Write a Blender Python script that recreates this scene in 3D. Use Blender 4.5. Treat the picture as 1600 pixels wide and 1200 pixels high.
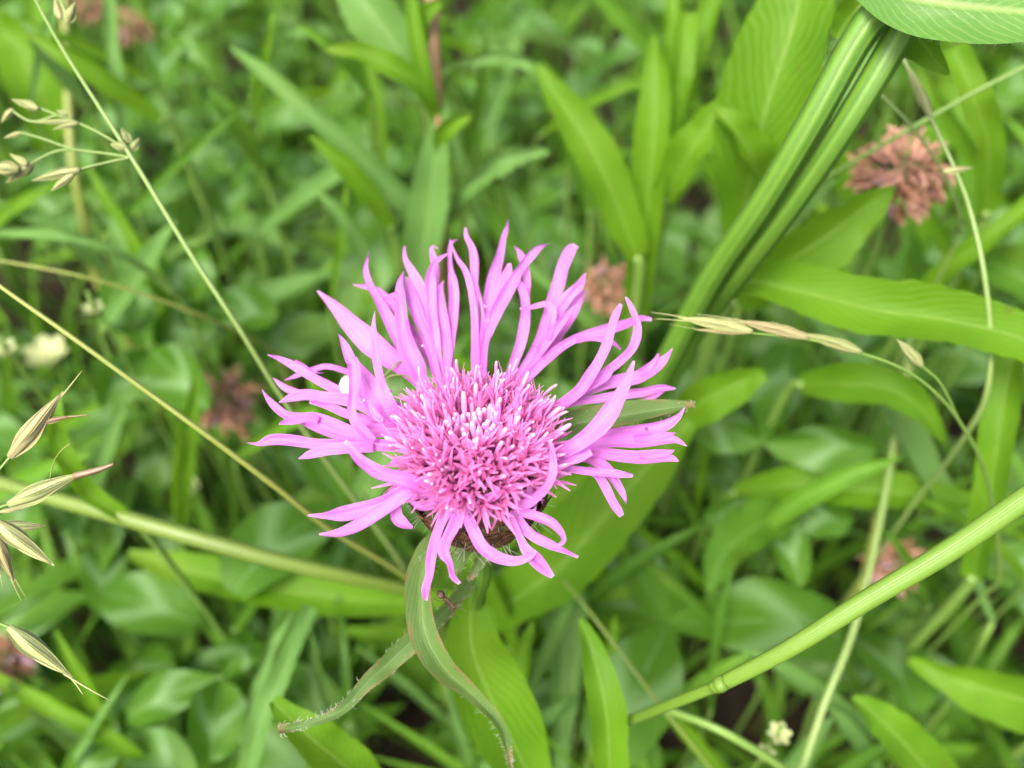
import bpy, math, random
from mathutils import Vector, Matrix, Quaternion
R = math.radians
rnd = random.Random(7)
for o in list(bpy.data.objects): bpy.data.objects.remove(o)
scene = bpy.context.scene
col = scene.collection
CM = 0.01
# ------------------------------------------------------------------ camera (all coordinates below in centimetres)
PITCH = R(50); FOC = 1386.0
VIEW = Vector((0, math.cos(PITCH), -math.sin(PITCH)))
UP = Vector((0, math.sin(PITCH), math.cos(PITCH)))
RIGHT = Vector((1, 0, 0))
FOCUS = Vector((0, 0, 20.0))
CAM = FOCUS - VIEW * 10.0
cd = bpy.data.cameras.new('camera'); cam = bpy.data.objects.new('camera', cd); col.objects.link(cam)
cam.location = CAM * CM; cam.rotation_euler = (math.pi / 2 - PITCH, 0, 0)
cd.sensor_width = 36; cd.lens = 36 * FOC / 1600; cd.clip_start = 0.002; cd.clip_end = 500
cd.dof.use_dof = True; cd.dof.focus_distance = 0.0985; cd.dof.aperture_fstop = 13.5
scene.camera = cam
# ------------------------------------------------------------------ sky, sun, exposure
w = bpy.data.worlds.new('World'); scene.world = w; w.use_nodes = True
nt = w.node_tree; bg = nt.nodes['Background']
sky = nt.nodes.new('ShaderNodeTexSky'); sky.sky_type = 'NISHITA'; sky.sun_disc = False
SUN_EL, SUN_AZ = R(58), R(215)          # azimuth clockwise from +Y
sky.sun_elevation = SUN_EL; sky.sun_rotation = SUN_AZ; sky.air_density = 0.7; sky.dust_density = 6.0; sky.ozone_density = 0.3
nt.links.new(sky.outputs[0], bg.inputs[0]); bg.inputs[1].default_value = 0.115
sd = bpy.data.lights.new('sun', 'SUN'); sun = bpy.data.objects.new('sun', sd); col.objects.link(sun)
sd.energy = 1.5; sd.angle = R(20); sd.color = (1.0, 0.95, 0.87)
sdir = Vector((math.sin(SUN_AZ) * math.cos(SUN_EL), math.cos(SUN_AZ) * math.cos(SUN_EL), math.sin(SUN_EL)))
sun.rotation_euler = sdir.to_track_quat('Z', 'Y').to_euler(); sun.location = sdir * 3
vs = scene.view_settings; vs.view_transform = 'Standard'; vs.look = 'None'; vs.gamma = 1; vs.use_curve_mapping = False
vs.exposure = 2.17
scene.cycles.max_bounces = 4; scene.cycles.diffuse_bounces = 2; scene.cycles.glossy_bounces = 1; scene.cycles.transmission_bounces = 4; scene.cycles.caustics_reflective = False; scene.cycles.caustics_refractive = False
# ------------------------------------------------------------------ helpers
def P(px, py, d):
    return CAM + VIEW * d + RIGHT * ((px - 800) / FOC * d) + UP * ((600 - py) / FOC * d)
def proj(p):
    q = p - CAM; d = q.dot(VIEW)
    return (800 + FOC * q.dot(RIGHT) / max(d, .01), 600 - FOC * q.dot(UP) / max(d, .01), d)
def cr(vals, n):
    """Catmull-Rom resample of a list of Vectors or floats to n samples."""
    m = len(vals); out = []
    for k in range(n):
        t = k / (n - 1) * (m - 1); i = min(int(t), m - 2); f = t - i
        p0 = vals[max(i - 1, 0)]; p1 = vals[i]; p2 = vals[i + 1]; p3 = vals[min(i + 2, m - 1)]
        out.append(.5 * ((2 * p1) + (p2 - p0) * f + (2 * p0 - 5 * p1 + 4 * p2 - p3) * f * f + (3 * p1 - p0 - 3 * p2 + p3) * f ** 3))
    return out
class MB:
    def __init__(s): s.v = []; s.f = []; s.uv = []
    def ribbon(s, pts, ws, n=None, cols=5, roll=0, roll1=None, cup=.15, fold=0, wave=0, wfreq=3, up=None, jag=0, seed=0, crease=0):
        """Leaf or petal blade; v runs 0..1 from the first point to the last; up: normal hint (default: towards the lens)."""
        n = n or max(6, 4 * len(pts)); r = random.Random(seed)
        L = sum((pts[i + 1] - pts[i]).length for i in range(len(pts) - 1))
        p = cr(pts, n); wd = [max(.004, x) for x in cr(list(ws), n)]
        b = len(s.v); ph = r.random() * 6.28; ph2 = r.random() * 6.28
        roll1 = roll if roll1 is None else roll1; nrm0 = None
        for i in range(n):
            T = (p[min(i + 1, n - 1)] - p[max(i - 1, 0)]).normalized()
            h = (CAM - p[i]).normalized() if up is None else up
            N = h - T * h.dot(T)
            if N.length < .15 and nrm0 is not None: N = nrm0 - T * nrm0.dot(T)
            N.normalize(); nrm0 = N
            t = i / (n - 1)
            q = Quaternion(T, R(roll + (roll1 - roll) * t)); N = q @ N; B = T.cross(N).normalized()
            for k in range(cols):
                u = k / (cols - 1); a = 2 * u - 1; hw = wd[i] / 2
                if jag and (k == 0 or k == cols - 1): hw *= 1 + jag * (r.random() - .6)
                off = cup * a * a * wd[i] + fold * abs(a) * wd[i] + wave * abs(a) * math.sin(wfreq * 6.28 * t + (ph if a > 0 else ph2))
                if crease: off += crease * wd[i] * math.cos(a * 5.2 + ph + t * 1.5)
                s.v.append(p[i] + B * (a * hw) + N * off); s.uv.append((u, t))
        for i in range(n - 1):
            for k in range(cols - 1):
                j = b + i * cols + k; s.f.append((j, j + 1, j + 1 + cols, j + cols))
        return L
    def tube(s, pts, rs, n=None, sides=7, cap=True, ridge=0):
        n = n or max(4, 3 * len(pts)); p = cr(pts, n); rr = [max(.002, x) for x in cr(list(rs), n)]
        b = len(s.v); N = Vector((.31, .17, .93))
        for i in range(n):
            T = (p[min(i + 1, n - 1)] - p[max(i - 1, 0)]).normalized()
            N = N - T * N.dot(T)
            if N.length < .05: N = T.orthogonal()
            N.normalize(); B = T.cross(N)
            for k in range(sides):
                a = 6.2832 * k / sides; r = rr[i] * (1 + (ridge if k % 2 else 0))
                s.v.append(p[i] + (N * math.cos(a) + B * math.sin(a)) * r); s.uv.append((k / sides, i / (n - 1)))
        for i in range(n - 1):
            for k in range(sides):
                k2 = (k + 1) % sides; j = b + i * sides
                s.f.append((j + k, j + k2, j + sides + k2, j + sides + k))
        if cap:
            s.f.append(tuple(b + k for k in range(sides))[::-1]); s.f.append(tuple(b + (n - 1) * sides + k for k in range(sides)))
    def blob(s, c, r, rings=6, sides=9, axis=None, stretch=1, jit=0):
        ax = (axis or Vector((0, 0, 1))).normalized(); pts = []; rs = []
        b = len(s.v); q = Vector((0, 0, 1)).rotation_difference(ax)
        for i in range(rings + 1):
            t = math.pi * i / rings
            for k in range(sides):
                a = 6.2832 * k / sides
                d = Vector((math.sin(t) * math.cos(a), math.sin(t) * math.sin(a), math.cos(t) * stretch)) * r * (1 + jit * (rnd.random() - .5))
                s.v.append(c + q @ d); s.uv.append((k / sides, i / rings))
        for i in range(rings):
            for k in range(sides):
                k2 = (k + 1) % sides; j = b + i * sides
                s.f.append((j + k, j + sides + k, j + sides + k2, j + k2))
    def add(s, other, M=None):
        b = len(s.v); s.v += [M @ x for x in other.v] if M else other.v
        s.uv += other.uv; s.f += [tuple(b + i for i in f) for f in other.f]
    def mesh(s, name, mat, origin=Vector()):
        me = bpy.data.meshes.new(name)
        me.from_pydata([tuple((x - origin) * CM) for x in s.v], [], s.f)
        ul = me.uv_layers.new(name='UVMap'); buf = []
        idx = [0] * len(me.loops); me.loops.foreach_get('vertex_index', idx)
        for i in idx: buf += s.uv[i]
        ul.data.foreach_set('uv', buf)
        me.polygons.foreach_set('use_smooth', [True] * len(me.polygons))
        me.materials.append(mat); me.update(); return me
    def build(s, name, mat, parent=None, origin=None):
        org = origin if origin is not None else (parent['_o'] if parent else Vector())
        org = Vector(org); o = bpy.data.objects.new(name, s.mesh(name, mat, org)); col.objects.link(o)
        if parent: o.parent = parent; o['_o'] = tuple(org)
        else: o.location = org * CM; o['_o'] = tuple(org)
        return o
def tag(o, label, cat, group=None, kind=None):
    if label: o['label'] = label
    if cat: o['category'] = cat
    if group: o['group'] = group
    if kind: o['kind'] = kind
    return o
def thing(name, label, cat, base, group=None):
    o = bpy.data.objects.new(name, None); col.objects.link(o); o.location = base * CM; o['_o'] = tuple(base)
    o.empty_display_size = .005
    return tag(o, label, cat, group)
def link(name, me, parent, M):
    o = bpy.data.objects.new(name, me); col.objects.link(o); o.parent = parent; o.matrix_local = M; return o
def copy_tree(o, parent=None):
    c = o.copy(); col.objects.link(c); c.parent = parent
    for ch in o.children: copy_tree(ch, c)
    return c
# ------------------------------------------------------------------ materials
def node(t, k, **kw):
    n = t.nodes.new('ShaderNode' + k)
    for a, b in kw.items(): setattr(n, a, b)
    return n
def math_(t, op, a, b=None, c=None, clamp=False):
    n = node(t, 'Math', operation=op, use_clamp=clamp)
    for i, x in enumerate((a, b, c)):
        if x is None: continue
        if isinstance(x, (int, float)): n.inputs[i].default_value = x
        else: t.links.new(x, n.inputs[i])
    return n.outputs[0]
def mix(t, f, a, b, blend='MIX'):
    n = node(t, 'MixRGB', blend_type=blend)
    for i, x in enumerate((f, a, b)):
        if isinstance(x, (int, float)): n.inputs[i].default_value = x
        elif isinstance(x, (tuple, list)): n.inputs[i].default_value = (*x, 1)
        else: t.links.new(x, n.inputs[i])
    return n.outputs[0]
def ramp(t, f, stops):
    n = node(t, 'ValToRGB'); e = n.color_ramp.elements
    while len(e) < len(stops): e.new(.5)
    for i, (p, c) in enumerate(stops): e[i].position = p; e[i].color = (*c, 1) if not isinstance(c, float) else (c, c, c, 1)
    t.links.new(f, n.inputs[0]); return n.outputs[0]
def noise(t, vec, scale, detail=3, rough=.55):
    n = node(t, 'TexNoise'); n.inputs['Scale'].default_value = scale; n.inputs['Detail'].default_value = detail; n.inputs['Roughness'].default_value = rough
    t.links.new(vec, n.inputs['Vector']); return n.outputs['Fac']
def newmat(name):
    m = bpy.data.materials.new(name); m.use_nodes = True; t = m.node_tree
    for n in list(t.nodes): t.nodes.remove(n)
    out = node(t, 'OutputMaterial'); tc = node(t, 'TexCoord'); sep = node(t, 'SeparateXYZ'); t.links.new(tc.outputs['UV'], sep.inputs[0])
    oi = node(t, 'ObjectInfo')
    return m, t, out, tc, sep.outputs[0], sep.outputs[1], oi.outputs['Random']
def shade(t, out, colr, rough=.5, spec=.4, trans=0, tcol=None, bump=None, bs=.3, bd=.0003, coat=0):
    b = node(t, 'BsdfPrincipled')
    if isinstance(colr, tuple): b.inputs['Base Color'].default_value = (*colr, 1)
    else: t.links.new(colr, b.inputs['Base Color'])
    if isinstance(rough, (int, float)): b.inputs['Roughness'].default_value = rough
    else: t.links.new(rough, b.inputs['Roughness'])
    b.inputs['Specular IOR Level'].default_value = spec
    if coat: b.inputs['Coat Weight'].default_value = coat; b.inputs['Coat Roughness'].default_value = .25
    nn = None
    if bump is not None:
        bn = node(t, 'Bump'); bn.inputs['Strength'].default_value = bs; bn.inputs['Distance'].default_value = bd
        t.links.new(bump, bn.inputs['Height']); t.links.new(bn.outputs[0], b.inputs['Normal']); nn = bn
    sh = b.outputs[0]
    if trans:
        tr = node(t, 'BsdfTranslucent')
        if isinstance(tcol, tuple): tr.inputs[0].default_value = (*tcol, 1)
        else: t.links.new(tcol, tr.inputs[0])
        if nn: t.links.new(nn.outputs[0], tr.inputs['Normal'])
        mx = node(t, 'MixShader'); mx.inputs[0].default_value = trans
        t.links.new(sh, mx.inputs[1]); t.links.new(tr.outputs[0], mx.inputs[2]); sh = mx.outputs[0]
    t.links.new(sh, out.inputs[0])
def leaf_mat(name, c1, c2, rib=(.2, .3, .07), ribw=.045, ribf=.38, veins=True, rough=.52, spec=.13, trans=.40, tc_=(.30, .46, .02), hue=.35, mark=0, brown=0, par=False, lite=False):
    m, t, out, tc, u, v, rd = newmat(name)
    a = math_(t, 'ABSOLUTE', math_(t, 'SUBTRACT', u, .5))
    f = noise(t, tc.outputs['Object'], 90, 3); f = ramp(t, f, [(.32, 0.), (.68, 1.)])
    f2 = math_(t, 'ADD', math_(t, 'MULTIPLY', f, .6), math_(t, 'MULTIPLY', rd, hue), clamp=True)
    c = mix(t, f2, c1, c2)
    if par:      # parallel veins of grass
        wv = math_(t, 'SINE', math_(t, 'MULTIPLY', u, 75)); vein = math_(t, 'MULTIPLY', math_(t, 'ADD', wv, 1), .5)
        c = mix(t, math_(t, 'MULTIPLY', vein, .12), c, rib)
    else:
        k = math_(t, 'SUBTRACT', math_(t, 'MULTIPLY', v, 95), math_(t, 'MULTIPLY', a, -60))
        if not lite: k = math_(t, 'ADD', k, math_(t, 'MULTIPLY', noise(t, tc.outputs['Object'], 110, 2), 16))
        vein = math_(t, 'POWER', math_(t, 'ABSOLUTE', math_(t, 'SINE', math_(t, 'MULTIPLY', k, .5))), 14.0)
        if veins: c = mix(t, math_(t, 'MULTIPLY', vein, .2), c, rib)
    if mark:     # pale crescent of a clover leaflet
        d = math_(t, 'SUBTRACT', math_(t, 'SUBTRACT', v, math_(t, 'MULTIPLY', a, .5)), .38)
        mk = math_(t, 'SUBTRACT', 1, math_(t, 'MULTIPLY', math_(t, 'ABSOLUTE', d), 9), clamp=True)
        c = mix(t, math_(t, 'MULTIPLY', mk, mark), c, (.20, .32, .16))
    mid = math_(t, 'SUBTRACT', 1, math_(t, 'DIVIDE', a, ribw), clamp=True)
    if ribf: c = mix(t, math_(t, 'MULTIPLY', mid, ribf), c, rib)
    if lite:
        shade(t, out, c, rough, spec, trans, mix(t, .55, c, tc_)); return m
    yl = ramp(t, noise(t, tc.outputs['Object'], 38, 2), [(.56, 0.), (.74, 1.)]); c = mix(t, math_(t, 'MULTIPLY', yl, .35), c, (.13, .19, .02))
    vo = node(t, 'TexVoronoi'); vo.inputs['Scale'].default_value = 210; t.links.new(tc.outputs['Object'], vo.inputs['Vector'])
    sp_ = math_(t, 'MULTIPLY', ramp(t, vo.outputs['Distance'], [(.10, 1.), (.17, 0.)]), ramp(t, noise(t, tc.outputs['Object'], 60, 1), [(.52, 0.), (.6, 1.)]))
    c = mix(t, math_(t, 'MULTIPLY', sp_, .6), c, (.09, .07, .02))
    if brown:    # withered edges and tip (v=0)
        e = math_(t, 'MAXIMUM', math_(t, 'MULTIPLY', math_(t, 'SUBTRACT', a, .36), 7), math_(t, 'MULTIPLY', math_(t, 'SUBTRACT', .12, v), 14))
        e = math_(t, 'ADD', e, math_(t, 'MULTIPLY', math_(t, 'SUBTRACT', noise(t, tc.outputs['Object'], 380, 2), .55), 5), clamp=True)
        c = mix(t, math_(t, 'MULTIPLY', e, brown), c, (.19, .13, .06))
    h = math_(t, 'ADD', math_(t, 'MULTIPLY', vein, -.12), math_(t, 'ADD', math_(t, 'MULTIPLY', mid, -1.0), math_(t, 'MULTIPLY', noise(t, tc.outputs['Object'], 900, 2), .8)))
    rg = math_(t, 'ADD', math_(t, 'MULTIPLY', noise(t, tc.outputs['Object'], 260, 2), .25), rough - .12)
    shade(t, out, c, rg, spec, trans, mix(t, .55, c, tc_), h, .35, .0004)
    return m
M = {}
M['bright'] = leaf_mat('fresh_leaf', (0.0505, 0.1352, 0.0034), (0.0841, 0.1868, 0.0046), rib=(.22, .33, .08), tc_=(.26, .52, .02))
M['mid'] = leaf_mat('meadow_leaf', (0.0311, 0.0980, 0.0058), (0.0561, 0.1413, 0.0070), rib=(.16, .26, .08), tc_=(.22, .40, .03))
M['pale'] = leaf_mat('pale_leaf', (0.0627, 0.1534, 0.0292), (0.0940, 0.2073, 0.0408), rib=(.25, .34, .16), tc_=(.28, .42, .08))
M['clover'] = leaf_mat('clover_leaf', (0.0257, 0.0819, 0.0035), (0.0487, 0.1214, 0.0064), rib=(.13, .23, .09), ribw=.04, ribf=.4, rough=.5, spec=.13, tc_=(.17, .44, .02), mark=.4, hue=.5, lite=True, trans=.3)
M['grass'] = leaf_mat('grass_blade', (0.0409, 0.1277, 0.0059), (0.0782, 0.1849, 0.0099), rib=(.2, .31, .09), ribw=.06, ribf=.35, par=True, tc_=(.22, .46, .025), hue=.6, lite=True, trans=.34)
M['hairy'] = leaf_mat('downy_leaf', (0.0599, 0.1215, 0.0284), (0.0940, 0.1710, 0.0405), rib=(.25, .33, .17), ribf=.4, rough=.6, spec=.25, tc_=(.25, .38, .05), brown=.85)
M['downy_green'] = leaf_mat('downy_green_leaf', (0.0611, 0.1611, 0.0254), (0.0916, 0.2120, 0.0339), rib=(.27, .36, .12), ribw=.07, ribf=.7, rough=.5, spec=.35, tc_=(.34, .5, .05))
def stem_mat(name, c1, c2, stripes=8, trans=.1, rough=.45, sf=.35, tip=None):
    m, t, out, tc, u, v, rd = newmat(name)
    s = math_(t, 'MULTIPLY', math_(t, 'ADD', math_(t, 'SINE', math_(t, 'MULTIPLY', u, 6.2832 * stripes)), 1), .5)
    f = math_(t, 'ADD', math_(t, 'MULTIPLY', s, sf), math_(t, 'MULTIPLY', noise(t, tc.outputs['Object'], 220, 3), .6), clamp=True)
    c = mix(t, f, c1, c2)
    if tip: c = mix(t, ramp(t, v, [(0, 0.), (1, 1.)]), c, tip)
    h = math_(t, 'ADD', s, noise(t, tc.outputs['Object'], 1500, 2))
    shade(t, out, c, rough, .4, trans, c, h, .3, .0002); return m
M['stem'] = stem_mat('green_stem', (.075, .15, .02), (.15, .25, .05))
M['ridged'] = stem_mat('ridged_stem', (.034, .10, .009), (.088, .19, .018), 8, sf=.65)
M['olive'] = stem_mat('olive_culm', (.13, .165, .025), (.20, .235, .055), 4)
M['olivegreen'] = stem_mat('olive_green_stalk', (.075, .125, .014), (.115, .175, .026), 4)
M['palestem'] = stem_mat('pale_culm', (.115, .185, .04), (.19, .27, .085), 4)
M['smooth'] = stem_mat('smooth_stalk', (.078, .15, .014), (.115, .205, .025), 3, sf=.2)
M['redstem'] = stem_mat('reddish_stem', (.14, .11, .03), (.22, .10, .06), 5)
M['husk'] = stem_mat('straw_husk', (.40, .36, .19), (.33, .31, .12), 5, trans=.45, sf=.2)
M['huskp'] = stem_mat('pale_husk', (.42, .45, .20), (.36, .36, .15), 5, trans=.45, sf=.2)
M['huskg'] = stem_mat('green_husk', (.28, .33, .11), (.38, .40, .20), 5, trans=.45, sf=.2)
M['brownawn'] = stem_mat('withered_awn', (.13, .085, .045), (.22, .15, .09), 2)
M['hair'] = stem_mat('pale_hair', (.45, .46, .34), (.5, .5, .4), 1, trans=.3)
M['yellow'] = stem_mat('yellow_petal', (.34, .34, .03), (.3, .32, .08), 3, trans=.3)
M['cream'] = stem_mat('cream_bud', (.30, .35, .14), (.38, .42, .22), 3, trans=.3, sf=.1)
# petals
def petal_mat(name, c1, c2, edge, tcol, trans=.42):
    m, t, out, tc, u, v, rd = newmat(name)
    mp = node(t, 'Mapping'); mp.inputs['Scale'].default_value = (26, 1.6, 1); t.links.new(tc.outputs['UV'], mp.inputs[0])
    st = noise(t, mp.outputs[0], 1.0, 2); n2 = noise(t, tc.outputs['Object'], 130, 3)
    f = math_(t, 'ADD', math_(t, 'MULTIPLY', st, .55), math_(t, 'MULTIPLY', n2, .65)); f = ramp(t, f, [(.42, 0.), (.74, 1.)])
    c = mix(t, f, c1, c2)
    c = mix(t, ramp(t, v, [(.62, 0.), (1, .55)]), c, edge)           # deeper towards the tube at the base
    c = mix(t, ramp(t, v, [(0, .55), (.05, 0.)]), c, (.62, .42, .60))   # paler, slightly withered tip
    h = math_(t, 'ADD', st, math_(t, 'MULTIPLY', noise(t, tc.outputs['Object'], 1400, 2), .35))
    shade(t, out, c, .42, .35, trans, mix(t, .5, c, tcol), h, .4, .0004); return m
M['petal'] = petal_mat('orchid_petal', (.57, .205, .565), (.49, .125, .465), (.52, .075, .36), (.75, .285, .73))
M['floret'] = petal_mat('disc_floret', (.78, .29, .60), (.74, .20, .50), (.72, .24, .46), (.92, .42, .72), .52)
def tip_mat(name, c1, c2, tip):
    m, t, out, tc, u, v, rd = newmat(name)
    c = mix(t, rd, c1, c2); c = mix(t, ramp(t, v, [(.55, 0.), (1, 1.)]), c, tip)
    shade(t, out, c, .45, .35, .3, c); return m
M['bud'] = tip_mat('disc_bud', (.74, .28, .54), (.72, .23, .52), (.76, .38, .60))
M['style'] = tip_mat('pollen_style', (.72, .16, .48), (.72, .24, .54), (.76, .42, .58))
def simple(name, c1, c2, scale, rough=.8, trans=0, bs=.5, bd=.001):
    m, t, out, tc, u, v, rd = newmat(name)
    f = ramp(t, noise(t, tc.outputs['Object'], scale, 4), [(.35, 0.), (.65, 1.)])
    shade(t, out, mix(t, f, c1, c2), rough, .25, trans, c1, f, bs, bd); return m
M['soil'] = simple('dark_soil', (.016, .012, .007), (.035, .025, .013), 90, .95, bd=.004)
M['bract'] = simple('brown_bract', (.06, .028, .014), (.16, .08, .035), 600, .7, .15)
M['bristle'] = simple('pale_bristles', (.60, .26, .42), (.70, .42, .50), 1500, .8, .2)
M['palebud'] = simple('pale_bud', (.34, .37, .25), (.44, .46, .34), 300, .6, .25)
M['core'] = simple('green_involucre', (.05, .06, .02), (.09, .08, .03), 300)
M['rust'] = simple('withered_clover', (.25, .115, .06), (.38, .22, .13), 350, .75, .25)
M['rustpink'] = simple('fading_clover', (.34, .16, .12), (.46, .30, .20), 350, .75, .25)
M['mauve'] = simple('fading_mauve', (.40, .24, .34), (.46, .33, .36), 350, .75, .25)
M['ant'] = simple('ant_shell', (.03, .018, .012), (.06, .035, .02), 900, .3)
M['litter'] = simple('dry_litter', (.16, .11, .06), (.26, .19, .10), 200, .85, .2)
def glass():
    m, t, out, *_ = newmat('water'); g = node(t, 'BsdfGlass'); g.inputs['IOR'].default_value = 1.33; g.inputs['Roughness'].default_value = 0
    t.links.new(g.outputs[0], out.inputs[0]); return m
M['water'] = glass()
# ------------------------------------------------------------------ ground
gm = MB(); NG = 90
for j in range(NG + 1):
    for i in range(NG + 1):
        a = (i / NG * 2 - 1); b = (j / NG * 2 - 1)
        x = math.copysign(abs(a) ** 3, a) * 6000 + a * 60; y = math.copysign(abs(b) ** 3, b) * 6000 + b * 60 + 25
        z = .9 * math.sin(x * .21 + 1) * math.cos(y * .17) + .5 * math.sin(x * .5 + y * .43) if abs(x) < 200 and abs(y) < 200 else 0
        gm.v.append(Vector((x, y, z - .6))); gm.uv.append((i / NG, j / NG))
for j in range(NG):
    for i in range(NG):
        k = j * (NG + 1) + i; gm.f.append((k, k + 1, k + NG + 2, k + NG + 1))
g = gm.build('ground', M['soil'], origin=Vector()); tag(g, 'dark damp meadow soil under the plants', None, kind='structure')
# ------------------------------------------------------------------ the knapweed in flower
Z = {'1': (380, 320, .225), '2': (720, 320, .225), '3': (380, 560, .225), '4': (720, 560, .225), '5': (420, 760, .25), '6': (700, 720, .1875), '7': (420, 900, .275)}
AX = (UP * .74 + VIEW * -.67).normalized()          # flower axis, close to plumb
FC = P(747, 712, 10.0)                               # centre of the receptacle
ROOT = Vector((FC.x + 1.2, FC.y + 1.0, -.4))
plant = thing('knapweed_plant', 'pink knapweed flower with long fringed ray florets on a downy stem', 'flower', ROOT)
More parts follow.
